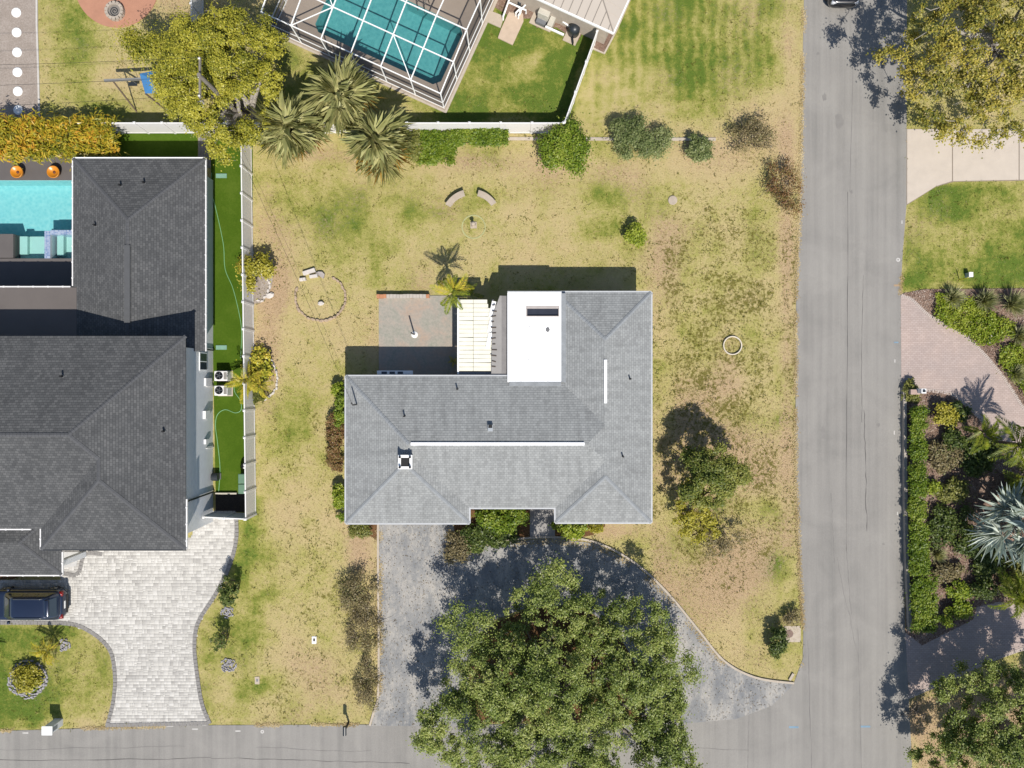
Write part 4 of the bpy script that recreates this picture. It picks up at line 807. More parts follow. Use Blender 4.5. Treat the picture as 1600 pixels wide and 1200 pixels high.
# ------------------------------------------------------------------ fences
pan_cache = {}
def fence(name, label, p, q, n, H=1.85, gate=None):
    """p, q: ground pixels; n panels"""
    a_, b_ = Vector(P3(*p)), Vector(P3(*q)); d = b_-a_; L = d.length; d.normalize(); ang = math.atan2(d.y,d.x); w = L/n
    f = thing(name, label, 'fence', tuple(a_)); key = round(w,3)
    if key not in pan_cache:
        mb = MB(); m = 9
        for k in range(m): x0 = .07+(w-.14)*k/m; mb.box(x0+.004,x0+(w-.14)/m-.004,-.018,.018,.12,H-.12)
        mb.box(.06,w-.06,-.012,.012,.1,H-.1)
        r_ = MB(); r_.box(.05,w-.05,-.035,.035,H-.13,H-.02)
        po_ = MB(); po_.box(-.063,.063,-.063,.063,-.1,H+.02); cp = MB(); cp.obox(0,0,.15,.15,H+.02,H+.045); cp.obox(0,0,.145,.145,H+.046,H+.09,0,.15)
        pan_cache[key] = [m_.mesh(nm,M_FENCE) for m_,nm in ((mb,'panel'),(r_,'rail'),(po_,'post'),(cp,'post_cap'))]
    pm_, rm_, om_, cm_ = pan_cache[key]
    for k in range(n+1):
        pos = d*(w*k)
        if k < n:
            pp_ = part('panel', pm_, f, pos, ang); part('rail', rm_, pp_); part('rail', rm_, pp_, (0,0,.18-H))
        o_ = part('post', om_, f, pos, ang); part('post_cap', cm_, o_)
    return f
fence('vinyl_fence','white vinyl fence running between the artificial turf and the tan lawn',(393,232),(400,803),14)
fence('vinyl_fence','white vinyl fence behind the orange leaved hedge and artificial turf',(150,208),(316,208),4)
fence('vinyl_fence','shaded white vinyl fence running from the yard corner under the yellow green tree',(318,-60),(318,206),6)
fence('vinyl_fence','white vinyl fence under the fan palms and the yellow green tree',(326,208),(640,208),7)
fence('vinyl_fence','white vinyl fence behind the bright green hedge',(642,208),(877,208),5)
fence('vinyl_fence','slanting white vinyl fence between the beige house and the back lawn corner',(879,207),(928,70),3)
fence('vinyl_fence','short white vinyl fence enclosing the bin corner',(337,800),(399,803),2)
mb = MB(); mb.bar(P3(337,771,.12),P3(370,771,.12),.1,.15); o = mb.build('garden_edging', plain('cream_edging',(222,214,196),.7)); tag(o,'cream edging board between artificial turf and the dark bin corner','edging')
# ------------------------------------------------------------------ cars
def plan(x0,x1,w,r,n=5,nose=0.0):
    """rounded outline; nose pulls the corners in"""
    L = []
    for cx_,cy_,a0 in ((x1-r,w-r,0),(x0+r,w-r,90),(x0+r,-w+r,180),(x1-r,-w+r,270)):
        for k in range(n+1): a_ = R(a0+90*k/n); L.append((cx_+r*math.cos(a_),cy_+r*math.sin(a_)))
    return L
def loft(rings, cap=True):
    mb = MB(); n = len(rings[0][0]); vs = [(x,y,z) for L,z in rings for x,y in L]
    fs = [(i*n+k,i*n+(k+1)%n,(i+1)*n+(k+1)%n,(i+1)*n+k) for i in range(len(rings)-1) for k in range(n)]
    if cap: fs.append(tuple((len(rings)-1)*n+k for k in range(n)))
    return mb.add(vs,fs)
def paint(name,c):
    t = NT(name); t.fin(lin(*c),.28,.25); t.b.inputs['Coat Weight'].default_value = .8; t.b.inputs['Coat Roughness'].default_value = .05; return t.m
def car(label, loc, ang, col):
    """nose towards local -x; rear end at x = +2.4"""
    c = bpy.data.objects.new('parked_car' if ang == 0 else 'car', None); COL.objects.link(c); c.location = loc; c.rotation_euler = (0,0,ang); tag(c,label,'car')
    m = paint('car_paint_'+('navy' if ang == 0 else 'black'), col); blk = plain('car_trim',(34,34,36),.5)
    def add(name, mb, mat, par=None, sm=True):
        o = bpy.data.objects.new(name, mb.mesh(name,mat,sm)); COL.objects.link(o); o.parent = par or c; return o
    body = add('body', loft([(plan(-2.3,2.32,.9,.45),.24),(plan(-2.4,2.4,.97,.5),.42),(plan(-2.42,2.42,.98,.5),.62),(plan(-2.38,2.38,.97,.5),.82),(plan(-2.3,2.3,.93,.46),.95),(plan(-2.1,2.2,.86,.4),1.02)]), m)
    md = body.modifiers.new('sub','SUBSURF'); md.levels = md.render_levels = 1
    cab = add('cabin', loft([(plan(-1.35,2.25,.84,.3),.99),(plan(-1.1,2.15,.8,.3),1.18),(plan(-.62,1.88,.70,.26),1.5),(plan(-.45,1.75,.66,.24),1.6),(plan(-.3,1.6,.58,.2),1.64)]), m)
    # panes stand a little proud of the cabin
    def quad(p): return MB().add(p,[(0,1,2,3)])
    add('windscreen', quad([(-1.17,-.66,1.165),(-1.17,.66,1.165),(-.62,.56,1.535),(-.62,-.56,1.535)][::-1]), M_GLASS, cab, False)
    add('rear_window', quad([(2.18,-.6,1.2),(2.18,.6,1.2),(1.87,.52,1.53),(1.87,-.52,1.53)]), M_GLASS, cab, False)
    for s in (-1,1):
        for x0,x1,t0,t1 in ((-.95,.15,-.45,.15),(.22,1.1,.22,1.05),(1.16,1.95,1.12,1.7)):
            q = [(x0,s*.815,1.17),(x1,s*.815,1.17),(t1,s*.725,1.49),(t0,s*.725,1.49)]; add('side_window', quad(q if s < 0 else q[::-1]), M_GLASS, cab, False)
        add('roof_rail', MB().tube([(-.3,s*.6,1.63),(-.2,s*.6,1.69),(1.4,s*.6,1.69),(1.55,s*.6,1.62)],.022,6), plain('chrome',(190,190,190),.2,.9), cab)
        mi = MB(); mi.obox(-.95,s*1.04,.14,.2,1.0,1.16,0,.8); add('mirror', mi, m)
        for x,nm in ((-2.22,'headlight'),(2.24,'tail_light')):
            lt = MB(); lt.obox(x,s*.72,.22,.34,.74,.92,0,.8); add(nm, lt, plain('lamp_clear',(220,222,226),.15) if nm == 'headlight' else plain('lamp_red',(150,24,20),.25))
        for x in (-1.5,1.5):
            w = MB(); w.tube([(x,s*.74,.34),(x,s*.97,.34)],.34,20); wo = add('wheel', w, blk); rm = MB(); rm.tube([(x,s*.93,.34),(x,s*.985,.34)],.22,14); add('rim', rm, MATS['chrome'], wo)
    ws = MB(); ws.tube([(-1.2,-.3,1.15),(-.9,.2,1.33)],.012,5); add('wiper', ws, blk)
    sp = MB(); sp.obox(1.78,0,.3,1.1,1.6,1.635,0,.9); add('spoiler', sp, m); bm_ = MB(); bm_.obox(2.37,0,.14,1.2,.42,.56,0,.94); add('rear_bumper', bm_, blk, None, False)
    pl_ = MB(); pl_.box(2.405,2.425,-.24,.24,.66,.8); add('number_plate', pl_, M_WHITE, None, False)
    return c
x,y = P(104,0,.6)[0]-2.42,-14.12; car('dark navy sport utility car parked on the pale paver driveway', (x,y,.035), 0, (40,52,78))
x,y = P(1311,0)[0], P(0,13,.5)[1]+2.42; car('black car on the asphalt road beside the long oak shadow', (x,y,.02), math.pi/2, (30,31,36))

# ------------------------------------------------------------------ yard things
M_STONE = plain('cast_stone',(206,190,170),.9,var=.15,fine=25); M_ROCK = plain('white_rock',(220,212,204),.9,var=.15,k=.66)
def arc_bench(label, cx_, cy_, r0, a0, a1):
    """curved seat on two legs"""
    b = thing('stone_bench', label, 'bench', (cx_+r0*math.cos((a0+a1)/2),cy_+r0*math.sin((a0+a1)/2),0), 'curved stone benches'); n = 8; w = .2
    inn = [(cx_+(r0-w)*math.cos(a0+(a1-a0)*k/n),cy_+(r0-w)*math.sin(a0+(a1-a0)*k/n)) for k in range(n+1)]; out = [(cx_+(r0+w)*math.cos(a0+(a1-a0)*k/n),cy_+(r0+w)*math.sin(a0+(a1-a0)*k/n)) for k in range(n+1)]
    MB().prism(inn+out[::-1],.38,.47).build('seat',M_STONE,b,bevel=.015)
    for f_ in (.2,.8): a_ = a0+(a1-a0)*f_; MB().obox(cx_+r0*math.cos(a_),cy_+r0*math.sin(a_),.3,.12,-.03,.378,a_,.9).build('leg',M_STONE,b)
x,y = P(737,345); arc_bench('curved stone bench on the side of the fan palms',x,y,1.75,R(105),R(150)); arc_bench('curved stone bench on the side of the road',x,y,1.75,R(34),R(76))
x,y = P(740,352); bb = thing('birdbath_pedestal','pale stone pedestal standing in a faint grass ring','pedestal',(x,y,0)); MB().lathe(x,y,[(.2,-.03),(.17,.08),(.09,.14),(.08,.5),(.12,.58),(.14,.62),(.01,.63)],14).build('column',M_STONE,bb,True); MB().obox(x,y,.42,.42,-.03,.06).build('base',M_STONE,bb)
MB_r = MB().lathe(x,y-.1,[(.8,-.02),(.79,.012),(.71,.012),(.7,-.02)],32).build('ring_edging',plain('faded_ring',(196,196,140),.9,var=.2)); tag(MB_r,'faint pale ring set in the grass around the stone pedestal','edging')
# ring bed of stones
def stone_ring(name,label,px,py,rx,ry,n,arc,size,mat,cat,h=.12,seed=1,jit=.1,fill=None):
    x,y = P(px,py); t_ = thing(name,label,cat,(x,y,0)); rnd = random.Random(seed)
    for k in range(n):
        a_ = R(arc[0]+(arc[1]-arc[0])*(k+.5)/n); s_ = size*rnd.uniform(.8,1.25); q = rnd.uniform(1-jit,1+jit) if fill is None else math.sqrt(rnd.uniform(fill,1.1)); MB().stone(x+rx/KP*math.cos(a_)*q,y+ry/KP*math.sin(a_)*q,-.03,s_,s_*.55,h*rnd.uniform(.8,1.3),k+seed*50,math.atan2(ry*math.cos(a_),-rx*math.sin(a_))).build('stone',mat,t_)
    return t_
stone_ring('planting_ring','round bed ringed with low tan kerb stones on the tan lawn',501,465,39,36,26,(-205,62),.17,plain('tan_kerb_stone',(200,176,150),.9,var=.18),'planting bed',.16,2,.025)
for k,(px,py,l,w,a_,lb) in enumerate([(484,425,.85,.26,18,'longest loose white block beside the stone ring bed'),(491,432,.55,.2,8,'middle sized loose white block by the stone ring bed'),(474,437,.42,.2,8,'shortest loose white block by the stone ring bed')]):
    x,y = P(px,py); o = MB().obox(x,y,l,w,-.02,.24,R(a_),.96).build('stone_block',M_ROCK,bevel=.015); tag(o,lb,'block')
x,y = P(501,430); o = MB().prism([(x-.3,y+.12),(x-.1,y+.22),(x+.15,y+.2),(x+.3,y+.05),(x+.2,y-.25),(x,y-.1)],-.02,.2).build('stone_block',plain('grey_rock',(196,186,180),.9),bevel=.02); tag(o,'pinkish wedge shaped block at the stone ring bed','block')
x,y = P(502,474); o = MB().stone(x,y,-.02,.22,.16,.26,71).build('rock',M_ROCK); tag(o,'single white rock in the middle of the stone ring bed','rock')
x,y = P(1051,313); o = MB().lathe(x,y,[(.3,-.03),(.3,.05),(.27,.07),(.01,.075)],24).build('stepping_stone',M_STONE); tag(o,'single round pale stone disc alone on the back lawn','stone')
x,y = P(1144,540); o = MB().lathe(x,y,[(.62,-.03),(.62,.13),(.55,.13),(.55,-.03)],28).build('lawn_ring',plain('cream_ring',(228,216,196),.8,k=.66)); tag(o,'cream concrete ring lying on the weedy lawn beside the road','ring')
ORD = ['fifth','fourth','third','second','first']
for k,py in enumerate((20,51,82,113,143,172)):
    x,y = P(26+k*.6,py); o = MB().lathe(x,y,[(.31,.0),(.31,.05),(.28,.07),(.01,.072)],24).build('stepping_stone',M_WHITE); tag(o,'round white stepping stone shaded by the croton hedge' if k == 5 else 'round white stepping stone in the gravel, %s sunny one from the croton hedge' % ORD[k],'stone','round stepping stones in the gravel terrace')
fp = thing('fire_pit','round grey stone fire pit on the terracotta patio','fire pit',P3(182,20)); x,y = P(182,20)
for ring_ in range(2):
    for k in range(14): a_ = 2*math.pi*(k+ring_*.5)/14; MB().obox(x+.5*math.cos(a_),y+.5*math.sin(a_),.2,.19,.05+ring_*.15,.195+ring_*.15,a_).build('block',plain('fire_block',(202,188,172),.9,var=.2),fp)
MB().lathe(x,y,[(.4,.06),(.4,.2),(.01,.2)],18).build('ash_bed',plain('ash',(150,144,138),.95,var=.3),fp); 
L = [(x+(.05+.26*k/24)*math.cos(k*.5),y+(.05+.26*k/24)*math.sin(k*.5),.24) for k in range(25)]; MB().tube(L,.025,6).build('burner_ring',MATS['black_plastic'],fp)
# swing set with blue canopy
sw = thing('swing_set','grey swing set with a blue canopy beside the yellow green tree','swing set',P3(220,140)); M_GAL = plain('galvanised',(186,184,178),.4,.4); 
a_,b_ = Vector(P3(163,126,2.2)),Vector(P3(250,122,2.2)); MB().bar(a_,b_,.14,.12).build('top_beam',M_GAL,sw)
for p_,dx in ((Vector(P3(176,126,2.2)),0),(b_,0)):
    for s in (-1,1): MB().bar(p_,(p_.x+.35,p_.y+s*1.1,-.02),.08,.08).build('leg',plain('wood_leg',(120,104,86),.8),sw)
c = [P3(218,115,2.6),P3(243,110,2.6),P3(258,136,2.3),P3(258,146,2.0),P3(227,146,2.0)]; rc = P3(240,124,2.85)
MB().add([c[0],c[1],rc,c[2],c[3],c[4]],[(0,2,1),(1,2,3),(2,4,3),(2,5,4),(0,5,2)]).build('canopy',plain('blue_canopy',(74,140,200),.6,var=.08),sw)
for q in (c[0],c[3],c[4]): MB().bar(q,(q[0]*.97,q[1]*.97,-.02),.08,.08).build('post',MATS['wood_leg'],sw)
MB().box(min(c[0][0],c[4][0])+.2,c[3][0]-.1,c[4][1]+.1,c[0][1]-.1,1.2,1.28).build('platform',MATS['wood_leg'],sw)
x,y = P(201,126,1.0); 
for s in (-.25,.25): MB().bar((x+s,y,.5),(x+s*.9,y-.02,2.15),.02,.02).build('swing_chain',M_GAL,sw)
MB().box(x-.28,x+.28,y-.12,y+.12,.46,.5).build('swing_seat',MATS['black_plastic'],sw)
# copper bowls
for px,lb in ((27,'orange round bowl on the dark pool deck farther from the roof edge'),(84,'orange round bowl on the dark pool deck closer to the roof edge')):
    x,y = P(px,269,.4); bo = thing('fire_bowl',lb,'bowl',(x,y,0),'orange bowls by the pool'); MB().lathe(x,y,[(.18,.03),(.3,.2),(.38,.42),(.4,.5),(.36,.5),(.3,.4),(.01,.36)],24).build('bowl',plain('amber_glaze',(226,146,40),.35,var=.1,k=.62),bo,True); MB().lathe(x+.02,y,[(.1,.37),(.08,.42),(.01,.43)],12).build('burner',plain('rusty_iron',(120,70,50),.7),bo)
# spa and steps in the open pool
M_TILE = NT('mosaic_tile'); t = M_TILE; v = t.coord(); ch_ = t.new('TexBrick'); t.link(v,ch_.inputs[0]); ch_.inputs['Scale'].default_value = 1; ch_.inputs['Brick Width'].default_value = .1; ch_.inputs['Row Height'].default_value = .1; ch_.offset = 0; ch_.inputs['Mortar Size'].default_value = .006; ch_.inputs['Color1'].default_value = lin(190,206,232); ch_.inputs['Color2'].default_value = lin(120,150,200); ch_.inputs['Mortar'].default_value = lin(220,226,236); M_TILE = t.fin(ch_.outputs[0],.2)
M_AQ = MATS['white_paint'] if False else plain('pale_aqua_plaster',(206,240,232),.6,var=.04)
sp = thing('spa_wall','blue mosaic tiled spa wall in the turquoise pool','spa',P3(90,385)); (x0,y0),(x1,y1) = P(71,404),P(80,361); MB().box(x0,x1,y0,y1,-1.29,.1).build('tiled_wall',M_TILE,sp); (x2,y2),(x3,y3) = P(80,367),P(117,360); MB().box(x2+.003,x3,y2,y3,-1.29,.1).build('tiled_wall',M_TILE,sp)
(x0,y0),(x1,y1) = P(81,403),P(117,367); MB().box(x0+.02,x1,y0,y1,-1.28,-.75).build('spa_floor',M_AQ,sp); (x0,y0),(x1,y1) = P(83,398),P(93,367); MB().box(x0,x1,y0,y1,-.749,-.42).build('spa_bench',M_AQ,sp)
st = thing('pool_steps','pale aqua sun shelf and steps in the turquoise pool','pool steps',P3(47,385)); (x0,y0),(x1,y1) = P(23,403),P(70,367); MB().box(x0,x1,y0,y1,-1.28,-.55).build('shelf',M_AQ,st)
for pa,pb in ((26,38),(66,70)): (x0,y0),(x1,y1) = P(pa,396),P(pb,368); MB().box(x0,x1,y0,y1,-.549,-.3).build('step',M_AQ,st)
(x0,y0),(x1,y1) = P(-200,403),P(22,366); struct('pool_deck',MB().box(x0,x1,y0,y1,-1.29,.08),M_DECK,'raised dark deck corner beside the pool steps')
# air conditioners
for py,lb in ((586,'white air conditioner by the stucco wall closer to the window'),(609,'white air conditioner by the stucco wall next to the hose loop')):
    x,y = P(345.5,py+1,.8); ac = thing('air_conditioner',lb,'air conditioner',(x,y,0),'air conditioners by the stucco wall'); MB().box(x-.5,x+.46,y-.38,y+.34,.012,.06).build('pad',M_SLAB,ac); MB().box(x-.44,x+.4,y-.33,y+.3,.061,.82).build('cabinet',M_FENCE,ac,bevel=.03)
    MB().lathe(x-.13,y,[(.25,.821),(.25,.85),(.23,.85),(.23,.83),(.01,.828)],24).build('fan_guard',plain('dark_fan',(44,46,54),.25,.6),ac)
    for k in range(5): a_ = k*1.2566; MB().obox(x-.13+.12*math.cos(a_),y+.12*math.sin(a_),.2,.06,.835,.842,a_).build('fan_blade',MATS['chrome'],ac)
    MB().box(x+.17,x+.37,y-.24,y+.22,.821,.83).build('grille',plain('grille_grey',(160,156,150),.6),ac)
# bins
for py,lb in ((748,'green wheeled bin beside the white fence, farther from the dark corner'),(764,'green wheeled bin beside the white fence, at the dark corner')):
    x,y = P(379.5,py,1.0); b = thing('wheeled_bin',lb,'bin',(x,y,0),'green bins in the fenced yard'); g_ = plain('bin_green',(112,150,124),.55,var=.08); MB().obox(x,y,.5,.52,.05,.98,0,1.14).build('body',g_,b); MB().obox(x,y,.62,.64,.981,1.04,0,.9).build('lid',g_,b,bevel=.02); MB().bar((x+.32,y-.22,.99),(x+.32,y+.22,.99),.04,.04).build('handle',g_,b)
    for s in (-.24,.24): MB().tube([(x+.26,y+s-.03,.11),(x+.26,y+s+.03,.11)],.1,12).build('wheel',MATS['black_plastic'],b)
x,y = P(381,729,.6); bg_ = thing('garbage_bag','black rubbish bag with white top leaning by the fence','bag',(x,y,0)); MB().lathe(x,y,[(.22,.01),(.34,.2),(.3,.45),(.12,.6),(.02,.66)],14).build('bag',plain('black_bag',(26,28,32),.3),bg_,True); MB().stone(x+.08,y-.06,.5,.17,.1,.14,4).build('paper',M_WHITE,bg_)
# hose
L = smooth_line([P(331,270),P(330,300),P(336,320),P(349,380),P(352,420),P(364,450),P(374,490),P(378,520),P(376,560)],6); o = MB().tube([(x,y,.03) for x,y in L],.022,6).build('garden_hose',plain('mint_hose',(150,206,150),.5)); tag(o,'pale green garden hose stretched along the turf beside the lower roof','hose')
L = smooth_line([P(366,596),P(367,612),P(376,626),P(377,640),P(368,645),P(352,640),P(340,648),P(337,665),P(340,690),P(344,730),P(342,768)],6); o = MB().tube([(x,y,.03) for x,y in L],.022,6).build('garden_hose',MATS['mint_hose']); tag(o,'pale green garden hose looping round from the air conditioners to the bins','hose')
x,y = P(340,744); hrl = thing('hose_reel','dark hose reel by the stucco wall','hose reel',(x,y,0)); MB().tube([(x-.2,y,.35),(x+.2,y,.35)],.26,14).build('drum',MATS['black_plastic'],hrl); MB().box(x-.25,x+.25,y-.2,y+.2,.012,.1).build('stand',M_GREYMETAL,hrl)
# mailboxes and small utility things
x,y = P(92,1128); mbx = thing('mailbox','white monument mailbox on the green front lawn','mailbox',(x,y,0)); MB().obox(x,y,.55,.45,-.05,1.15,0,1.0).build('column',M_STUCCO,mbx,bevel=.02); MB().obox(x,y,.66,.56,1.151,1.22).build('cap',M_WHITE,mbx); MB().box(x+.276,x+.285,y-.12,y+.12,.6,1.0).build('number_plaque',plain('plaque_grey',(150,158,166),.5),mbx)
x,y = P(545,1128); mb2 = thing('mailbox','dark post mailbox at the street edge of the tan lawn','mailbox',(x,y,0)); MB().box(x-.05,x+.05,y-.05,y+.05,-.05,1.05).build('post',plain('dark_post',(58,52,48),.8),mb2); m_ = MB(); m_.tube([(x,y-.3,1.17),(x,y+.25,1.17)],.12,12); m_.build('box',MATS['black_plastic'],mb2); MB().bar((x,y-.1,1.0),(x,y+.2,1.0),.1,.04).build('bracket',MATS['dark_post'],mb2)
x,y = P(1436,612,.8); mb3 = thing('mailbox','white mailbox on a pinkish masonry post at the head of the hedge','mailbox',(x,y,0)); MB().box(x-.5,x+.1,y-.18,y+.14,-.05,.75).build('pedestal',plain('pink_masonry',(206,178,166),.9,var=.15),mb3); x2,y2 = P(1443,611,1.15); MB().obox(x2,y2,.3,.3,.0,1.2).build('column',M_WHITE,mb3); MB().obox(x2,y2,.16,.16,1.2,1.26).build('lamp',MATS['black_plastic'],mb3)
for px,py,lb in ((402,1063,'small grey meter cover in the lawn strip beside the paver drive'),(491,1000,'white meter cover with a dark lid in the tan lawn')):
    x,y = P(px,py); mc = thing('meter_cover',lb,'meter cover',(x,y,0)); MB().box(x-.15,x+.15,y-.24,y+.24,-.05,.03).build('frame',M_FENCE if px > 450 else M_SLAB,mc); MB().box(x-.06,x+.06,y-.07,y+.1,.031,.04).build('lid',MATS['dark_post'] if px > 450 else M_GREYMETAL,mc)
x,y = P(1517,429,.4); ub = thing('utility_box','small pale utility box on the mown lawn','utility box',(x,y,0)); MB().obox(x,y,.25,.3,-.03,.4,0,.9).build('cabinet',plain('pale_box',(200,216,216),.5),ub); MB().obox(x,y,.27,.32,.401,.43).build('lid',M_FENCE,ub)
x,y = P(1499,437); o = MB().tube([(x,y,-.05),(x,y,.9)],.03,8).build('marker_post',plain('yellow_post',(226,214,40),.5)); tag(o,'thin yellow marker post on the mown lawn','marker post')
x,y = P(1233,990); mh = thing('manhole_cover','round reddish manhole cover at the road edge','manhole cover',(x,y,0)); MB().box(x-.35,x+.75,y-.55,y+.5,-.06,.022).build('surround',M_SLAB,mh); MB().lathe(x,y,[(.26,.022),(.26,.035),(.01,.036)],24).build('lid',plain('rusty_lid',(150,124,112),.8),mh)
x,y = P(1236,1057); o = MB().obox(x,y,.5,.16,-.02,.1,R(60)).build('kerb_stone',M_KERB); tag(o,'loose kerb piece at the corner of the drive and road','kerb stone')
# low brick wall and umbrella stand on the patio
(x0,y0),(x1,y1) = P(590,467),P(672,461); bw = thing('brick_wall','low whitewashed brick wall at the edge of the stained patio','wall',(x0,y0,0)); rnd = random.Random(6); nb_ = 16
for row in range(3):
    for k in range(nb_):
        w = (x1-x0)/nb_; xa = x0+k*w+(row%2)*w*.0; MB().box(xa+.006,xa+w-.006,y0+.01,y1-.0+rnd.uniform(-.01,.01),.0+row*.14+.002,.14+row*.14-.008).build('brick',plain('brick_orange',(214,150,110),.9,var=.2) if (k < 2 or rnd.random() < .1) else plain('brick_pale',(212,202,190),.9,var=.15),bw)
x,y = P(648,523); um = thing('umbrella_stand','thin dark pole in a white base on the stained patio','pole',(x,y,0)); MB().lathe(x,y,[(.22,.05),(.22,.09),(.06,.14),(.05,.3)],14).build('base',M_FENCE,um); MB().tube([(x,y,.1),(x+.02,y+.0,1.75)],.05,8).build('pole',MATS['dark_pipe'],um)
mb = MB(); (x0,y0),(x1,y1) = P(708,590),P(716,470)
# low wall across the road
struct('garden_kerb', ribbon(MB(),PP([(1410,606),(1411,700),(1412,800),(1414,880),(1417,940),(1419,985)]),.2,-.1,.3), plain('wall_stone',(196,186,174),.9,var=.2), 'low stone edging wall along the hedge by the road')
# service pole and wires
x,y = P(400,205); pole = thing('utility_pole','wooden utility pole standing inside the yellow green tree','utility pole',(x,y,0)); MB().tube([(x,y,-.2),(x,y,8.6)],[.16,.11],10).build('pole',plain('pole_wood',(150,142,132),.9,var=.2),pole); MB().bar((x-.1,y-1.1,8.2),(x-.1,y+1.1,8.2),.1,.12).build('crossarm',MATS['pole_wood'],pole)
for k in (-1,0,1): MB().lathe(x-.1,y+k,[(.05,8.26),(.07,8.34),(.03,8.42)],8).build('insulator',M_FENCE,pole)
M_WIRE = plain('black_wire',(24,24,26),.6)
def wire(a_,b_,sag,r_,label):
    L = [(a_[0]+(b_[0]-a_[0])*k/24,a_[1]+(b_[1]-a_[1])*k/24,a_[2]+(b_[2]-a_[2])*k/24-sag*4*(k/24)*(1-k/24)) for k in range(25)]; o = MB().tube(L,r_,5).build('overhead_wire',M_WIRE); tag(o,label,'wire')
for k,lb in ((-1,'overhead wire from the pole crossing the gravel terrace, nearest the hedge'),(0,'middle overhead wire from the pole crossing the gravel terrace'),(1,'overhead wire from the pole crossing the gravel terrace, nearest the fire pit')): wire((x-.1,y+k,8.42),(x-30,y-.5+k*1.3,8.2),.7,.009,lb)
wire((x,y-.1,7.6),MAST,.5,.008,'overhead service wire from the pole to the grey roof mast'); wire((x+.05,y-.1,6.7),(rM[0]+.1,rM[3]-.15,EH+.3),.5,.006,'thin overhead cable from the pole to the grey roof corner')
# ------------------------------------------------------------------ plants
L_OAK = leafmat('oak_leaf',[(84,102,44),(112,128,56),(140,152,74),(170,174,102)])
L_GREY = leafmat('grey_green_leaf',[(80,96,50),(112,124,72),(150,156,106)])
L_YEL = leafmat('yellow_green_leaf',[(100,106,36),(138,138,46),(168,162,56),(196,188,82)])
L_GOLD = leafmat('gold_oak_leaf',[(84,94,40),(122,122,50),(158,148,62),(188,172,82)],clump=.35)
L_HEDGE = leafmat('hedge_leaf',[(68,92,20),(94,118,28),(120,138,40),(152,162,68)])
L_CROT = leafmat('croton_leaf',[(96,106,32),(146,142,40),(186,166,50),(200,150,50)],clump=.7)
L_DARK = leafmat('dark_leaf',[(56,74,30),(84,100,44),(112,122,60)])
L_OLIVE = leafmat('olive_leaf',[(88,96,42),(116,120,56),(142,140,76)])
L_BRIGHT = leafmat('bright_leaf',[(100,124,28),(136,150,42),(172,178,76)])
L_GOLDB = leafmat('lemon_leaf',[(124,124,36),(160,152,50),(190,180,80)])
L_BROWN = leafmat('dry_brown_leaf',[(88,82,56),(126,114,80),(152,138,102),(112,116,68)])
L_RED = leafmat('red_brown_leaf',[(104,74,50),(140,104,70),(120,112,60),(164,132,96)])
L_FAN = leafmat('fan_frond',[(130,134,86),(168,168,112),(204,198,144)],.3,clump=1.5); L_FANY = leafmat('old_frond',[(170,140,70),(196,160,80)],.2)
L_SILV = leafmat('silver_frond',[(130,146,140),(172,182,174),(206,212,202)],.15,clump=1.2); L_PALM = leafmat('palm_leaf',[(92,110,36),(130,142,48),(164,168,66)],.25,clump=1.5); L_ARECA = leafmat('areca_leaf',[(138,144,46),(176,170,58),(198,176,74)],.25,clump=1.5); L_GRASSY = leafmat('tall_grass_leaf',[(130,136,92),(170,170,124),(200,196,156)],.3)
BARK = plain('bark',(150,140,128),.95,var=.25,fine=18); BARKP = plain('pale_bark',(186,178,168),.95,var=.2,fine=18); BARKB = plain('brown_bark',(110,92,76),.95,var=.25); TWIG = plain('dry_twig',(168,150,130),.95,var=.2)

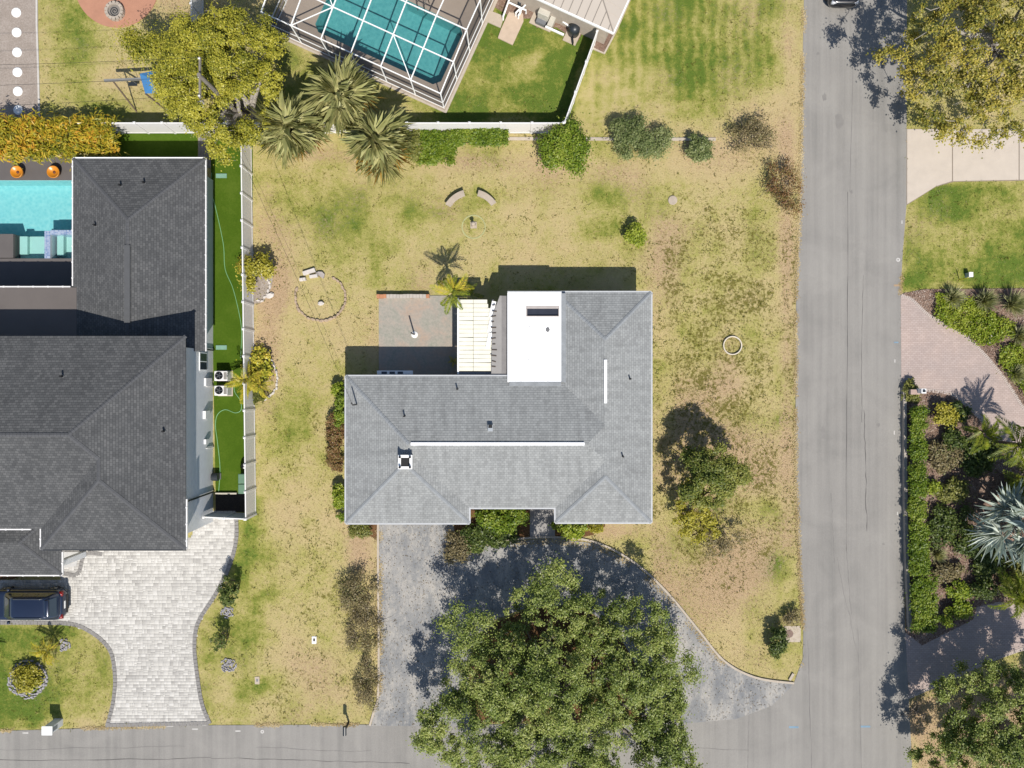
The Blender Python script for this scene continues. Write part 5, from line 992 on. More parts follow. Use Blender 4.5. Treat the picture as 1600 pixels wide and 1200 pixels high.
def tree(name,label,base,cc,rad,zc,zt,nclump,cr,per,leaf,mat,seed,bark=BARK,trunk=.35,nlimb=8,edge=.18,hollow=0.0,group=None,extra=(),twigs=True,cat='tree',lobes=1.0,hole=None,stems=()):
    """base: ground pixel; cc: crown centre pixel at height zc; rad: crown radii in metres; zt: top"""
    rng = np.random.default_rng(seed); rnd = random.Random(seed); bx,by = P(*base); cx_,cy_ = P(*cc,zc); t_ = thing(name,label,cat,(bx,by,0),group)
    ph = rng.uniform(0,6.28,5); cl = []; k = 0; wob = lambda a_: 1+edge*(math.sin(2*a_+ph[0])*.4+math.sin(3*a_+ph[1])*.5+math.sin(5*a_+ph[2])*.45+math.sin(8*a_+ph[3])*.35)
    while len(cl) < nclump and k < nclump*30:
        k += 1; a_ = rng.uniform(0,6.283); q = math.sqrt(rng.random()); 
        if q < hollow*rng.random(): continue
        w = wob(a_); x = cx_+rad[0]*w*q*math.cos(a_); y = cy_+rad[1]*w*q*math.sin(a_); dome = math.sqrt(max(0,1-q*q*.92)); nl = float(vnoise(np.array([x*.42+seed]),np.array([y*.42+7.]),seed+1)[0]) if lobes else .5
        if nl < .09*lobes: continue
        z = zc-.25*(zt-zc)+1.5*lobes*(nl-.5)+(zt-zc)*1.1*dome*rng.uniform(.62,1.0)-rng.random()**3*.7*(zt-zc)
        r_ = cr*rng.uniform(.55,1.45)*(1-.25*q)
        if hole is not None:
            f_ = KP/(1-z/HC); hx_,hy_ = 800+x*f_,600-y*f_
            if ((hx_-hole[0])/hole[2])**2+((hy_-hole[1])/hole[3])**2 < 1: continue
        if any((x-c[0])**2+(y-c[1])**2+(z-c[2])**2 < (.55*cr)**2 for c in cl[-60:]): continue
        cl.append((x,y,max(z,.6),r_))
    for ex in extra: x,y = P(ex[0],ex[1],ex[2]); cl.append((x,y,ex[2],ex[3]))
    C,N = clump_leaves(cl,per,rng,.62,1.3,.55,.26)
    leaf_obj('crown',C,N,leaf*rng.uniform(.7,1.3,len(C)),leaf*.62,mat,rng,t_)
    mb = MB(); fork = Vector((bx*.7+cx_*.3,by*.7+cy_*.3,zc*.38)); mb.tube([(bx,by,-.15),(bx+(fork.x-bx)*.4,by+(fork.y-by)*.4,zc*.18),tuple(fork)],[trunk*1.25,trunk,trunk*.85],9)
    tips = []; limbs = []
    for i in range(nlimb):
        a_ = 6.283*(i+rnd.uniform(-.3,.3))/nlimb; q = rnd.uniform(.45,.78); e = Vector((cx_+rad[0]*q*math.cos(a_),cy_+rad[1]*q*math.sin(a_),zc+(zt-zc)*.35*math.sqrt(1-q*q*.9)-.3)); m1 = fork.lerp(e,.35)+Vector((rnd.uniform(-.3,.3),rnd.uniform(-.3,.3),.35)); m2 = fork.lerp(e,.7)+Vector((rnd.uniform(-.5,.5),rnd.uniform(-.5,.5),.25))
        pts = [Vector(p_) for p_ in smooth_line([tuple(fork),tuple(m1),tuple(m2),tuple(e)],4)]; n = len(pts); rr = [trunk*.62*(1-.85*j/(n-1)) for j in range(n)]; mb.tube(pts,rr,7); limbs += pts[3:]
    if twigs:
        LB = np.array([tuple(p_) for p_ in limbs])
        f0 = np.array(tuple(fork))
        for c in sorted(cl, key=lambda c: min(np.linalg.norm(LB[:len(limbs)]-np.array(c[:3]),axis=1))):
            e = np.array(c[:3])-np.array([0,0,c[3]*.3]); d = np.linalg.norm(LB-e,axis=1); j = int(d.argmin()); p_ = LB[j]; mid = (p_+e)/2+rng.normal(size=3)*.12*d[j]; w_ = min(1.0,.35+.25*d[j]); mb.tube([p_,mid,e],[trunk*.11*w_,trunk*.08*w_,trunk*.04],5,False); LB = np.vstack([LB,mid[None],e[None]])
            for s in range(3): e2 = e+rng.normal(size=3)*c[3]*.6; mb.tube([e,e2],[trunk*.045,trunk*.02],4,False)
    for sm in stems: mb.tube([P3(*q[:3]) for q in sm],[q[3] for q in sm],9)
    mb.build('trunk',bark,t_,True); return t_
tree('oak_tree','broad spreading oak with dark green crown in the island of the asphalt loop drive',(850,1020),(886,1112),(8.3,6.9),3.8,6.9,1150,.4,120,.125,L_OAK,21,BARK,.45,12,.17,extra=[(858,900,4.2,.7),(870,885,4.0,.55),(888,905,4.0,.6),(850,925,4.4,.8),(700,975,3.6,.7),(715,950,3.6,.45),(728,985,3.8,.7),(740,965,3.8,.6),(722,1010,3.8,.7),(745,1000,4.0,.7),(760,970,4.0,.6),(712,1040,3.6,.6),(1030,980,3.6,.75),(1035,1000,3.4,.8),(1075,1030,3.2,.55),(1080,1055,3.2,.7),(680,1110,3.0,.6),(1030,1105,3.6,.7),(1045,1120,3.4,.7),(1020,1135,3.6,.8),(1050,1090,3.4,.7),(1040,1150,3.4,.8),(1010,1165,3.6,.9),(672,1125,3.0,.5)])
tree('yellow_tree','dense tree with yellow green crown over the white fence corner',(414,212),(346,124),(3.6,3.8),5.0,7.6,330,.42,200,.13,L_YEL,5,BARKP,.3,8,.16,hole=(378,176,34,20),stems=[[(414,210,.0,.3),(392,203,1.2,.26),(366,192,2.2,.24),(347,180,3.2,.2),(334,166,4.0,.14)],[(412,206,.2,.26),(402,184,1.6,.22),(388,162,2.8,.18),(376,146,4.0,.12)]],extra=[(205,62,4.5,.7),(220,80,4.5,.8),(240,70,4.6,.8),(262,88,4.8,.7),(270,70,4.8,.8),(360,212,4.2,.6),(380,214,4.0,.5),(330,200,4.2,.6),(395,216,3.6,.4)])
tree('oak_tree','yellow leaved oak with bare grey branches beside the concrete drive apron',(1560,80),(1545,88),(5.4,5.2),4.6,7.4,330,.42,85,.15,L_GOLD,33,BARKP,.42,12,.2,.35,extra=[(1425,60,4,.6),(1430,110,4,.6),(1428,150,4,.5),(1475,200,3.6,.6),(1500,215,3.5,.6),(1530,222,3.4,.6),(1470,215,3.4,.4),(1420,95,3.8,.4)])
tree('oak_tree','dark green oak at the corner beyond the shaded brick drive',(1570,1140),(1590,1160),(4.9,4.8),4.0,6.6,420,.42,190,.12,L_OAK,44,BARK,.42,9,.18)
tree('shrub_tree','small mixed olive tree casting a shadow near the grey house',(1088,788),(1114,744),(1.9,1.75),3.0,4.5,110,.36,130,.13,leafmat('mid_olive_leaf',[(84,100,40),(116,124,52),(148,148,74)]),51,BARKB,.1,7,.3,cat='tree',lobes=.6)
tree('shrub_tree','lemon leaved leggy shrub next to the olive tree',(1085,830),(1083,805),(1.35,1.75),1.9,2.8,46,.3,70,.14,L_GOLDB,52,BARKB,.07,6,.3,lobes=.5)
tree('shrub_tree','thin grey stemmed bush with sparse leaves below the lemon leaved shrub',(1120,850),(1125,845),(1.9,1.1),1.0,1.5,26,.38,45,.12,L_BROWN,53,TWIG,.06,8,.2,lobes=0)

def shrub(name,label,px,py,rx,ry,h,n,leaf,mat,seed,shape='round',ztop=None,cat='shrub',twig=0,flat=.8,group=None,cl_r=None,wide=.6):
    """px,py: centre as seen at mid height; rx, ry in photo pixels"""
    rng = np.random.default_rng(seed); zc = h*.55; cx_,cy_ = P(px,py,zc); s = (1-zc/HC)/KP; ax_,ay_ = rx*s,ry*s; t_ = thing(name,label,cat,(cx_,cy_,0),group)
    r_ = cl_r or max(.16,min(ax_,ay_)*.34); m = max(6,int((3.2 if shape != 'box' else 7.0)*ax_*ay_/(r_*r_))); a_ = rng.uniform(0,6.283,m); p0 = rng.uniform(0,6.28,3); q = np.sqrt(rng.random(m))*(1-.5*r_/max(ax_,ay_)); wb = 1+.16*np.sin(2*a_+p0[0])+.14*np.sin(3*a_+p0[1])+.1*np.sin(5*a_+p0[2]); 
    if shape == 'box': X = cx_+rng.uniform(-1,1,m)*(ax_-r_*.5); Y = cy_+rng.uniform(-1,1,m)*(ay_-r_*.5); Zt = np.full(m,h-r_*.6)-rng.random(m)*.12
    else: X = cx_+ax_*q*wb*np.cos(a_); Y = cy_+ay_*q*wb*np.sin(a_); Zt = h*(.35+.62*np.sqrt(1-q*q*.95))-r_*.5
    z = np.maximum(Zt*rng.uniform(.75,1.02,m),r_*.4); cl = np.stack([X,Y,z,r_*rng.uniform(.7,1.25,m)],1); C,N = clump_leaves(cl,1.35*n/m,rng,flat,1.0,.55,.2); C[:,2] = np.maximum(C[:,2],.03)
    leaf_obj('foliage',C,N,leaf*rng.uniform(.7,1.3,len(C)),leaf*wide,mat,rng,t_)
    mb = MB(); k = max(3,min(14,m//3))+twig
    for i in range(k):
        c = cl[rng.integers(m)]; b_ = np.array([cx_+(c[0]-cx_)*.45,cy_+(c[1]-cy_)*.45,-.05]); mid = (b_+c[:3])/2+rng.normal(size=3)*.06; mb.tube([b_,mid,c[:3]],[.035,.025,.012],5,False)
        if twig:
            for s_ in range(4): e2 = c[:3]+rng.normal(size=3)*r_; mb.tube([mid,e2],[.014,.006],4,False)
    mb.build('stem',BARKB if not twig else TWIG,t_); return t_
SH = [ # name,label,px,py,rx,ry,h,n,leaf,mat
 ('shrub','tall bright green shrub at the fence corner',884,228,36,42,2.3,9000,.15,L_HEDGE),
 ('shrub','wide dark green double domed shrub behind the back lawn',998,216,46,30,1.7,8000,.12,L_GREY),
 ('shrub','small round grey green shrub at the end of the concrete strip',1090,233,24,22,1.1,3000,.13,L_GREY),
 ('shrub','sparse dark leaved bush with bare twigs between the concrete strip and the road',1175,214,42,32,1.3,1500,.12,L_BROWN,8),
 ('shrub','sparse reddish bush leaning over the road edge',1229,288,32,42,1.2,1500,.11,L_RED,9),
 ('shrub','small bright green bush alone on the back lawn',995,366,18,16,1.1,1500,.14,L_BRIGHT),
 ('shrub','round yellow shrub against the white fence',397,424,26,27,1.7,3600,.16,L_GOLDB),
 ('shrub','bright green ball shrub at the rear corner beside the grey roof',527,608,11,11,.9,700,.14,L_BRIGHT),
 ('shrub','green shrub along the side wall of the grey house',534,640,9,30,1.3,2400,.14,L_HEDGE),
 ('shrub','red brown shrub row along the side wall of the grey house',523,680,15,34,.9,2800,.13,L_RED,2),
 ('shrub','faded red shrub below the red brown row at the grey house',526,722,12,16,.7,900,.12,L_RED,2),
 ('shrub','bright yellow green shrub beside the garage corner wall',531,776,12,20,1.0,1500,.15,L_BRIGHT),
 ('shrub','tiny green shrub at the garage corner',534,807,8,6,.6,350,.12,L_HEDGE),
 ('shrub','low olive shrub in front of the garage corner',562,828,23,12,.7,1200,.13,L_OLIVE),
 ('shrub','lush green shrub in the recess at the front of the grey house',782,812,44,20,1.2,5200,.18,L_HEDGE),
 ('shrub','dark green shrub spreading below the front recess of the grey house',760,838,44,22,.9,4200,.17,L_DARK),
 ('shrub','brown wilted shrub at the edge of the loop drive',712,856,22,26,1.0,2600,.12,L_BROWN,4),
 ('shrub','yellow green shrub at the front walk of the grey house',892,826,24,13,.9,1900,.18,L_BRIGHT),
 ('shrub','small lemon sprout next to the front walk shrub',932,823,9,12,.7,500,.16,L_GOLDB),
 ('shrub','dark evergreen bush by the manhole at the corner lawn',1215,1003,15,25,1.2,2200,.13,L_DARK),
 ('shrub','thin twiggy bush by the corner lawn road edge',1238,965,16,14,.8,500,.1,L_BROWN,4),
 ('shrub','sparse dark twiggy shrub at the upper end of the drive side row',558,925,30,34,1.2,2200,.11,L_BROWN,8),
 ('shrub','sparse brown shrub in the middle of the drive side row',566,985,28,44,.9,1800,.1,L_BROWN,8),
 ('shrub','sparse low shrub at the street end of the drive side row',572,1070,20,46,.8,1500,.1,L_BROWN,8),
 ('shrub','yellow variegated shrub in the grey rock ring on the front lawn',42,1060,22,24,.8,2400,.14,L_GOLDB),
 ('shrub','small leafy sapling by the paver drive bend',358,925,15,20,2.0,900,.15,L_DARK),
 ('shrub','thin sapling in a rock ring next to the paver drive',343,1000,14,16,1.6,260,.13,L_DARK,2),
 ('shrub','round lime bush near the mailbox across the road',1474,648,18,18,1.1,2300,.15,L_GOLDB),
 ('shrub','dark green bush behind the round lime bush',1497,645,18,16,.9,1600,.15,L_DARK),
 ('shrub','deep green bush in the palm bed shade',1487,690,22,18,.8,1700,.16,L_DARK),
 ('shrub','dry brown feathery bush in the middle of the palm bed',1476,715,26,28,.9,2300,.14,L_BROWN,3),
 ('shrub','yellow green spiky bush in the palm bed',1490,765,24,22,.8,1700,.18,L_OLIVE),
 ('shrub','small light green bush beside the hedge in the palm bed',1458,762,12,13,.6,600,.16,L_BRIGHT),
 ('shrub','dark green mass in the centre of the palm bed',1480,815,34,30,.8,2600,.16,L_DARK),
 ('shrub','dry grassy bush at the lower palm bed',1480,895,24,16,.7,1400,.16,L_BROWN,3),
 ('shrub','clipped round lime bush at the lower palm bed, largest of three',1498,922,16,15,1.0,2000,.13,L_BRIGHT),
 ('shrub','loose lime bush by the brick drive edge at the lower palm bed',1500,952,17,17,.9,1800,.14,L_BRIGHT),
 ('shrub','clipped round lime bush at the bottom tip of the palm bed, smallest of three',1480,968,11,11,.8,1000,.13,L_BRIGHT),
 ('shrub','green leafy bush beside the clipped lime bush in the palm bed',1535,922,24,14,.8,1700,.17,L_DARK),
 ('shrub','olive shrub at the lower bed edge beside the brick drive',1588,905,20,40,1.1,2600,.18,L_OLIVE),
 ('shrub','dark ferny plant between the green feather palms and the silver palm',1530,715,30,26,.9,2600,.2,L_DARK),
 ('shrub','dark leafy plant under the silver palm fronds',1545,880,30,24,.7,2200,.2,L_DARK),
 ('shrub','shaded dark plant left of the silver palm trunk',1512,845,20,26,.7,1700,.18,L_DARK),
 ('shrub','olive leafy plant at the drive side of the green feather palms',1590,770,22,26,1.0,1900,.2,L_OLIVE),
 ('ground_cover','green ground cover patch under the yellow bed plants at the fence',402,600,14,30,.5,900,.15,L_OLIVE,3),
 ('shrub','yellow green plant in the pale rock bed by the white fence',404,570,26,26,.9,1100,.2,L_ARECA),
 ('shrub','dark leafy patch below the fan palms at the hedge end',640,225,22,26,1.2,2400,.18,L_OLIVE),
 ('shrub','low green growth under the yellow green tree',372,205,34,14,1.4,1800,.16,L_OLIVE),
 ('shrub','small olive plant beside the mailbox across the road',1424,612,12,22,.6,900,.14,L_OLIVE),
]
for i,s in enumerate(SH):
    nm,lb,px,py,rx,ry,h,n,lf,m = s[:10]; tw = s[10] if len(s) > 10 else 0
    shrub(nm,lb,px,py,rx,ry,h,n,lf,m,100+i,twig=tw,cat='ground cover' if nm == 'ground_cover' else 'shrub')
def hedge(label,px0,px1,py0,py1,h,n,leaf,mat,seed,group=None): return shrub('hedge',label,(px0+px1)/2,(py0+py1)/2,(px1-px0)/2,(py1-py0)/2,h,n,leaf,mat,seed,'box',cat='hedge',cl_r=.22)
hedge('bright green clipped hedge along the white fence',700,794,201,228,1.0,9000,.13,L_HEDGE,301); hedge('bright green wider hedge end beside the fan palms',652,712,205,258,.9,7000,.13,L_HEDGE,302)
hedge('clipped hedge by the road, section nearest the white mailbox',1420,1444,636,720,1.1,8000,.12,L_HEDGE,303); hedge('clipped hedge by the road, section second from the mailbox',1419,1444,722,812,1.1,8200,.12,L_HEDGE,304); hedge('clipped hedge by the road, third section from the mailbox',1419,1448,816,898,1.1,8200,.12,L_HEDGE,305); hedge('clipped hedge by the road, section nearest the shaded brick drive',1422,1460,900,985,1.1,9500,.12,L_HEDGE,306)
shrub('hedge','orange and yellow leaved croton hedge behind the turquoise pool',88,220,104,34,2.2,8000,.34,L_CROT,310,'box',cat='hedge',cl_r=.42,wide=.24)

def cover(label,poly,n,h,leaf,mat,seed):
    rng = np.random.default_rng(seed); A_ = np.array(PP(poly)); x = rng.uniform(A_[:,0].min(),A_[:,0].max(),n); y = rng.uniform(A_[:,1].min(),A_[:,1].max(),n); k_ = inpoly(x+rng.normal(size=n)*.12,y+rng.normal(size=n)*.12,A_); x,y = x[k_],y[k_]; n = len(x)
    z = .06+h*(.25+.75*vnoise(x*2.2,y*2.2,seed))*rng.uniform(.5,1,n); t_ = thing('ground_cover',label,'ground cover',(float(x.mean()),float(y.mean()),0))
    leaf_obj('foliage',np.stack([x,y,z],1),rng.normal(size=(n,3))*.6+np.array([0,0,1.]),leaf*rng.uniform(.7,1.3,n),leaf*.55,mat,rng,t_)
    mb = MB()
    for k in range(14): i = rng.integers(n); mb.tube([(x[i],y[i],0),(x[i]+rng.normal()*.1,y[i]+rng.normal()*.1,z[i])],[.012,.006],4,False)
    mb.build('stem',BARKB,t_)
cover('broad lush green ground cover patch beside the brick drive',[(1460,458),(1490,462),(1520,470),(1545,488),(1562,500),(1582,508),(1584,520),(1560,530),(1545,538),(1525,540),(1508,525),(1475,508),(1456,492),(1462,476)],9500,.5,.15,L_BRIGHT,611)
cover('green ground cover patch farther along the brick drive',[(1562,545),(1585,535),(1605,552),(1625,600),(1605,625),(1580,590),(1556,566)],5200,.5,.15,L_BRIGHT,612)
# ---- palms: every frond a part of its own
def fan_frond(seed, L=1.5, blade=.9, n=20, droop=.42, wl=.03):
    rnd = random.Random(seed); mb = MB(); mb.tube([(0,0,0),(L*.3,0,.06),(L*.55,0,.05)],[.028,.02,.014],5,False); hub = Vector((L*.55,0,.05))
    for k in range(n):
        a_ = R(-118+236*k/(n-1)+rnd.uniform(-6,6)); l = blade*(.72+.28*math.cos(a_*.6))*rnd.uniform(.62,1.15); d = Vector((math.cos(a_),math.sin(a_),0)); s = Vector((-d.y,d.x,rnd.uniform(-.5,.5)))*wl; m = hub+d*l*.5+Vector((0,0,rnd.uniform(-.04,.1))); e = hub+d*l+Vector((0,0,-droop*l*rnd.uniform(.5,1.3)))
        mb.add([hub,m-s,e,m+s],[(0,1,2),(0,2,3)])
    return mb
def feather_frond(seed, L=1.6, n=20, wid=.42, droop=.5, lw=.065):
    rnd = random.Random(seed); mb = MB(); sp_ = [(L*k/8,0,.22*math.sin(math.pi*min(1,k/8*.9))*L-droop*L*(k/8)**2*.6) for k in range(9)]; mb.tube(sp_,[.022*(1-.8*k/8)+.003 for k in range(9)],5,False)
    for k in range(n):
        f = .16+.84*(k+.5)/n; i = min(7,int(f*8)); w = f*8-i; p_ = Vector(sp_[i]).lerp(Vector(sp_[i+1]),w); l = wid*math.sin(math.pi*min(1,.12+f*.86))**.6*rnd.uniform(.85,1.1)
        for s in (-1,1): d = Vector((.62,s*.8,-.18+rnd.uniform(-.15,.2))).normalized(); q = Vector((d.y*s,-d.x*s,0))*lw*.5; m = p_+d*l*.45+Vector((0,0,.02)); e = p_+d*l+Vector((0,0,-.1*l)); mb.add([p_,m-q,e,m+q],[(0,1,2),(0,2,3)])
    return mb
def palm(name,label,base,h,fronds,mats,n,seed,scale=1.0,trunk=.16,tilt=(-.4,1.3),group=None,trunk_mat=BARKB,lean=(0,0),skirt=None):
    bx,by = P(*base); t_ = thing(name,label,'palm',(bx,by,0),group); rnd = random.Random(seed); top = Vector((lean[0],lean[1],h)); MB()
    m = MB(); pts = [Vector((0,0,-.1)).lerp(top,k/6) for k in range(7)]; m.tube(pts,[trunk*(1.25 if k == 0 else 1+.08*(k%2)) for k in range(7)],9); part('trunk',m.mesh('trunk',trunk_mat,True),t_)
    ms = []
    for j,f in enumerate(fronds):
        for mt in mats: ms.append(f.mesh('frond',mt))
    for k in range(n):
        f = k/n; az = k*2.39996+rnd.uniform(-.25,.25); el = tilt[0]+(tilt[1]-tilt[0])*(1-f)**1.0*rnd.uniform(.75,1.1) if k else tilt[1]
        me_ = skirt if (skirt is not None and f > .82) else rnd.choice(ms); el = (1-f)*(tilt[1]-tilt[0])+tilt[0]
        part('frond',me_,t_,tuple(top+Vector((0,0,-.12*f))),rot=(rnd.uniform(-.6,.6),-el+rnd.uniform(-.35,.35),az+rnd.uniform(-.3,.3)),scale=scale*rnd.uniform(.7,1.15))
    return t_
FF = [fan_frond(s_) for s_ in (1,2,3)]; skirt = fan_frond(9,1.5,.8,16,.6).mesh('frond',L_FANY)
palm('fan_palm','grey green fan palm closest to the yellow green tree',(483,236),3.6,FF,[L_FAN],58,1,1.34,group=None,skirt=skirt)
palm('fan_palm','grey green fan palm by the pool cage, behind the other two',(556,190),3.6,FF,[L_FAN],58,2,1.34,skirt=skirt)
palm('fan_palm','grey green fan palm closest to the bright green hedge',(607,254),3.4,FF,[L_FAN],58,3,1.36,skirt=skirt)
FE = [feather_frond(s_) for s_ in (1,2,3)]; FEL = [feather_frond(s_,1.9,26,.5,.55) for s_ in (4,5)]
palm('feather_palm','feathery yellow green palm casting a shadow on the lawn by the patio',(713,466),2.9,FE,[L_PALM,L_ARECA],15,4,.85,.08,tilt=(-.35,1.1)); palm('feather_palm','tiny yellow palm at the shaded patio edge',(709,565),.3,FE,[L_ARECA],6,5,.32,.03,tilt=(.2,1.0)); palm('feather_palm','small palm sprout beside the torn patio cover',(738,459),.7,FE,[L_PALM],7,6,.5,.04)
palm('feather_palm','yellow feather palm on the front lawn island',(93,1006),.9,FE,[L_ARECA],13,7,.72,.07,lean=(-.15,-.1)); palm('feather_palm','yellow feather palm leaning over the fence by the air conditioners',(397,594),1.3,FE,[L_ARECA],11,8,.85,.06); palm('feather_palm','yellow feather palm in the pale rock bed by the fence',(412,602),.9,FE,[L_ARECA],11,9,.75,.06)
palm('feather_palm','green feather palm at the upper end of the palm bed',(1545,690),2.8,FEL,[L_PALM],17,10,.95,.14); palm('feather_palm','green feather palm beside the silver palm in the bed',(1570,742),2.2,FEL,[L_PALM],15,11,.9,.12); palm('feather_palm','yellow green feather palm by the brick drive at the bottom of the bed',(1550,915),2.4,FEL,[L_PALM],17,12,.9,.12); palm('feather_palm','slim green feather palm in the shade of the palm bed',(1510,672),1.7,FEL,[L_PALM],12,13,.75,.08)
FS = [fan_frond(s_,2.0,1.1,30,.12,.05) for s_ in (21,22)]; palm('silver_palm','large silver blue fan palm in the mulch bed across the road',(1560,808),1.9,FS,[L_SILV],26,14,1.6,.22,tilt=(-.05,1.15))
palm('feather_palm','feather palm out at the edge of the front lawn island beside the car',(-12,1018),.9,FE,[L_ARECA],12,15,.8,.07)
def grass_clump(label,px,py,r_,n,mat,seed):
    rng = np.random.default_rng(seed); x,y = P(px,py); t_ = thing('ornamental_grass',label,'grass clump',(x,y,0)); a_ = rng.uniform(0,6.283,n); tl = rng.uniform(.15,1.0,n); D = np.stack([np.cos(a_)*tl,np.sin(a_)*tl,np.sqrt(1.2-tl*tl)],1); L = r_*rng.uniform(.7,1.2,n); C = np.array([x,y,.02])+D*L[:,None]*.5; N = np.cross(D,rng.normal(size=(n,3))*.4+np.cross(D,np.array([0,0,1.]))); leaf_obj('blades',C,N,L,.045,mat,rng,t_,T=D,fold=0)
    MB().stone(x,y,-.05,.1,.1,.14,seed).build('crown_base',BARKB,t_)
for k,(px,py,r_,lb) in enumerate([(1486,466,.9,'pale tall grass clump at the lawn end of the ground cover bed'),(1535,470,1.0,'pale tall grass clump in the middle of the ground cover bed'),(1577,476,1.2,'largest pale grass clump in the ground cover bed'),(1590,525,.9,'greyish grass clump beside the rocks of the ground cover bed'),(1583,585,.8,'greyish grass clump at the lower ground cover patch'),(1462,865,.7,'small dark grass clump beside the road hedge')]): grass_clump(lb,px,py,r_,420,L_GRASSY,500+k)
bp = thing('branch_pile','pile of cut tan branches at the corner beyond the shaded brick drive','branch pile',P3(1428,1108)); rnd = random.Random(12)
for k in range(16): x,y = P(1425+rnd.uniform(-10,18),1106+rnd.uniform(-8,10)); a_ = rnd.uniform(0,3.14); l = rnd.uniform(.25,.6); MB().tube([(x-l*math.cos(a_),y-l*math.sin(a_),rnd.uniform(.03,.1)),(x,y,rnd.uniform(.1,.25)),(x+l*math.cos(a_),y+l*math.sin(a_),rnd.uniform(.03,.12))],[.03,.025,.012],5).build('branch',TWIG,bp)
# rock rings and scattered white rocks
stone_ring('rock_ring','grey rock ring around the variegated shrub on the front lawn',44,1062,30,29,150,(0,360),.11,plain('grey_gravel_rock',(186,182,186),.9,var=.2),'rock ring',.12,5,.12,.35); stone_ring('rock_ring','small grey rock ring round the yellow feather palm',101,1008,9,10,40,(0,360),.09,MATS['grey_gravel_rock'],'rock ring',.1,6,.3,0); stone_ring('rock_ring','grey rock ring under the leafy sapling by the paver drive',356,956,10,9,44,(0,360),.09,MATS['grey_gravel_rock'],'rock ring',.1,7,.35,0); stone_ring('rock_ring','grey rock ring round the thin sapling by the paver drive',357,1039,12,11,56,(0,360),.09,MATS['grey_gravel_rock'],'rock ring',.1,8,.35,0)
stone_ring('rock_border','curved row of white rocks around the yellow palms by the fence',408,590,26,36,18,(-80,70),.13,M_ROCK,'rock border',.14,9,.06); stone_ring('rock_border','curved row of white rocks round the yellow shrub at the fence',404,448,18,22,10,(-100,80),.14,M_ROCK,'rock border',.12,10,.12)
rnd = random.Random(7)
for k,(px,py,s_,lb) in enumerate([(1545,530,.42,'white rock in the green ground cover bed'),(422,462,.3,'white rock at the foot of the yellow shrub bed'),(1506,810,.2,'small pinkish rock in the palm bed shade')]): x,y = P(px,py); o = MB().stone(x,y,.0,s_,s_*.7,s_*.6,k+300,rnd.random()*3).build('rock',M_ROCK); tag(o,lb,'rock')

# ---- grass blades and weeds over the lawns, bark chips in the beds
rng = np.random.default_rng(77); nG = 330000; X = rng.uniform(-34,34,nG); Y = rng.uniform(-26,26,nG); qx,qy = px_of(X,Y)
bad = np.zeros(nG,bool)
for pl in (ROAD,DRIVE,NDRIVE,CONC,PAV_A,MULCH_R,MULCH_ISL,MULCH_RU,TURF,HOUSE,[(150,200),(395,200),(395,270),(150,270)],[(-900,240),(340,240),(338,815),(-900,900)],[(592,458),(800,458),(800,600),(592,600)],[(790,455),(1010,455),(1010,600),(790,600)],[(-900,-900),(62,-900),(64,190),(-900,190)],[(704,785),(1000,785),(980,838),(866,838),(790,843),(735,856),(712,836)],[(337,765),(402,765),(402,806),(337,806)]): bad |= inpoly(qx+rng.normal(size=nG)*2.2,qy+rng.normal(size=nG)*2.2,pl)
sx = X-S0.x; sy = Y-S0.y; uu = sx*U.x+sy*U.y; v2 = sx*VV.x+sy*VV.y; bad |= (uu > -12.7)&(uu < .5)&(v2 > -.5)
bad |= (uu > 1.2)&(v2 > 3.2)&(uu < 11.4); bad |= ((X-cxp)**2+(Y-cyp)**2 < 2.9**2)
X,Y = X[~bad],Y[~bad]; gi = np.clip(np.searchsorted(gx,X)-1,0,nx-2); gj = np.clip(np.searchsorted(gy,Y)-1,0,ny-2); G_ = np.clip(green,0,1)[gi,gj]; W_ = weedy[gi,gj]; Zg = gz[gi,gj]; B_ = np.clip(bare,0,1)[gi,gj]
def blades(name,label,m,l,w,mat):
    n = int(m.sum()); a_ = rng.uniform(0,6.283,n); tl = rng.uniform(.3,.95,n); D = np.stack([np.cos(a_)*tl,np.sin(a_)*tl,np.sqrt(1.05-tl*tl)],1); L = l*rng.uniform(.6,1.4,n); C = np.stack([X[m],Y[m],Zg[m]],1)+D*L[:,None]*.45; o = leaf_obj(name,C,np.cross(D,rng.normal(size=(n,3)))+np.array([0,0,.5]),L,w,mat,rng,None,D,0); tag(o,label,None,kind='stuff')
pick = rng.random(len(X)); pat = vnoise(X*2.2,Y*2.2,41)*.6+vnoise(X*5,Y*5,42)*.4
blades('dry_grass','dry tan grass blades over the lawns',(pick < .42)&(G_ < .7),.09,.03,leafmat('dry_blade',[(156,134,88),(192,168,116),(216,192,144)],.2,.8))
blades('green_grass','green grass blades over the lawns',(pick > .42)&(pick < .42+.5*G_),.09,.03,leafmat('green_blade',[(96,108,36),(128,136,52),(160,160,80)],.2,.8))
blades('lawn_weeds','dark olive weed tufts scattered through the lawns',(pick > .3)&(pat > .74-.17*W_),.13,.045,leafmat('weed_blade',[(98,102,38),(126,124,54),(152,144,76)],.2,.8))
def edge_litter(label,pts,n,spread,mat,seed,z):
    r2 = np.random.default_rng(seed); L = np.array(PP(pts)); d = np.linalg.norm(np.diff(L,axis=0),axis=1); s_ = np.concatenate([[0],np.cumsum(d)]); u = r2.uniform(0,s_[-1],n); x = np.interp(u,s_,L[:,0])+r2.normal(size=n)*spread; y = np.interp(u,s_,L[:,1])+r2.normal(size=n)*spread
    k_ = vnoise(u*.8,u*0+3.,seed) > .3; x,y = x[k_],y[k_]; n = len(x); C = np.stack([x,y,np.full(n,z)+r2.random(n)*.012],1); o = leaf_obj('edge_litter',C,r2.normal(size=(n,3))*.3+np.array([0,0,1]),r2.uniform(.04,.13,n),.05,mat,r2,None,None,0); tag(o,label,None,kind='stuff')
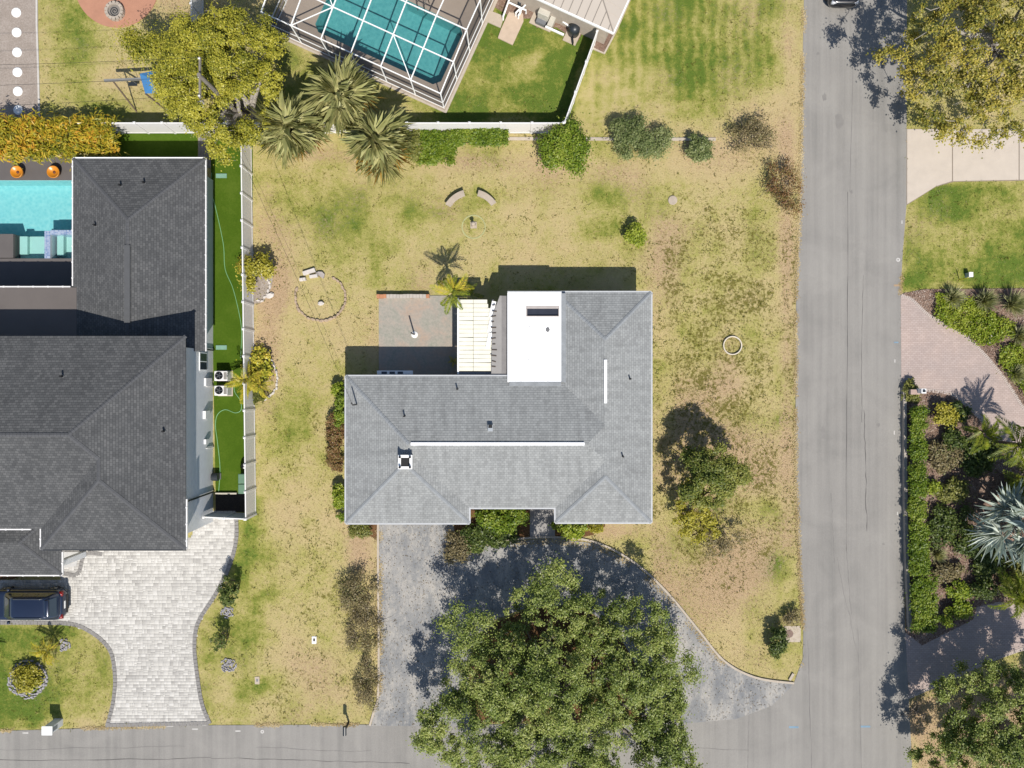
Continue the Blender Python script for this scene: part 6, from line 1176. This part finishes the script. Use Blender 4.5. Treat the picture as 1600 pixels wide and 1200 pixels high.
def chips(label,poly,n,mat,seed,z):
    r2 = np.random.default_rng(seed); A_ = np.array(PP(poly)); x = r2.uniform(A_[:,0].min(),min(34.5,A_[:,0].max()),n); y = r2.uniform(A_[:,1].min(),A_[:,1].max(),n); ok_ = inpoly(x,y,A_); x,y = x[ok_],y[ok_]; n = len(x); C = np.stack([x,y,np.full(n,z)+r2.random(n)*.03],1); N = r2.normal(size=(n,3))*.35+np.array([0,0,1]); o = leaf_obj('bark_chips',C,N,r2.uniform(.06,.16,n),.05,mat,r2,None,None,0); tag(o,label,None,kind='stuff')
M_CHIP = leafmat('bark_chip',[(96,72,60),(150,122,106),(196,170,152),(222,204,190)],0.0,.56,.9); chips('loose bark chips in the palm bed across the road',MULCH_R,16000,M_CHIP,1,.05); chips('loose bark chips in the ground cover bed',MULCH_RU,16000,M_CHIP,2,.05); chips('fallen leaves on the island under the big oak',MULCH_ISL,9000,leafmat('fallen_leaf',[(96,70,44),(140,104,66),(176,140,96)],.1,.56,.9),3,.05)
chips('fallen leaves scattered over the asphalt loop drive',DRIVE,5200,leafmat('pale_litter',[(150,130,100),(190,180,164),(120,100,74)],.1,.5,.9),4,.032)

M_SAND = leafmat('dry_litter',[(150,128,86),(190,168,120),(214,194,150)],0.0,.7,.9)
edge_litter('dry grass and sand creeping over the lawn side of the road',[(1256,0),(1252,200),(1249,330),(1244,450),(1243,600),(1243,740),(1249,880),(1255,990),(1252,1040)],7000,.09,M_SAND,21,.026)
edge_litter('dry grass and sand along the side street edge',[(0,1142),(200,1136),(330,1133),(590,1132)],4200,.07,M_SAND,22,.026)
edge_litter('grass bits along the far edge of the road',[(1416,322),(1410,400),(1407,460)],1100,.07,M_SAND,23,.026)
edge_litter('leaf litter along the kerb of the loop drive',[(592,830),(592,1000),(592,1085)],2600,.14,M_SAND,24,.036)
edge_litter('leaf litter drifted along the curved kerb',[(735,862),(790,849),(866,845),(930,853),(990,884),(1040,929),(1090,989),(1130,1037)],2200,.14,M_SAND,25,.036)
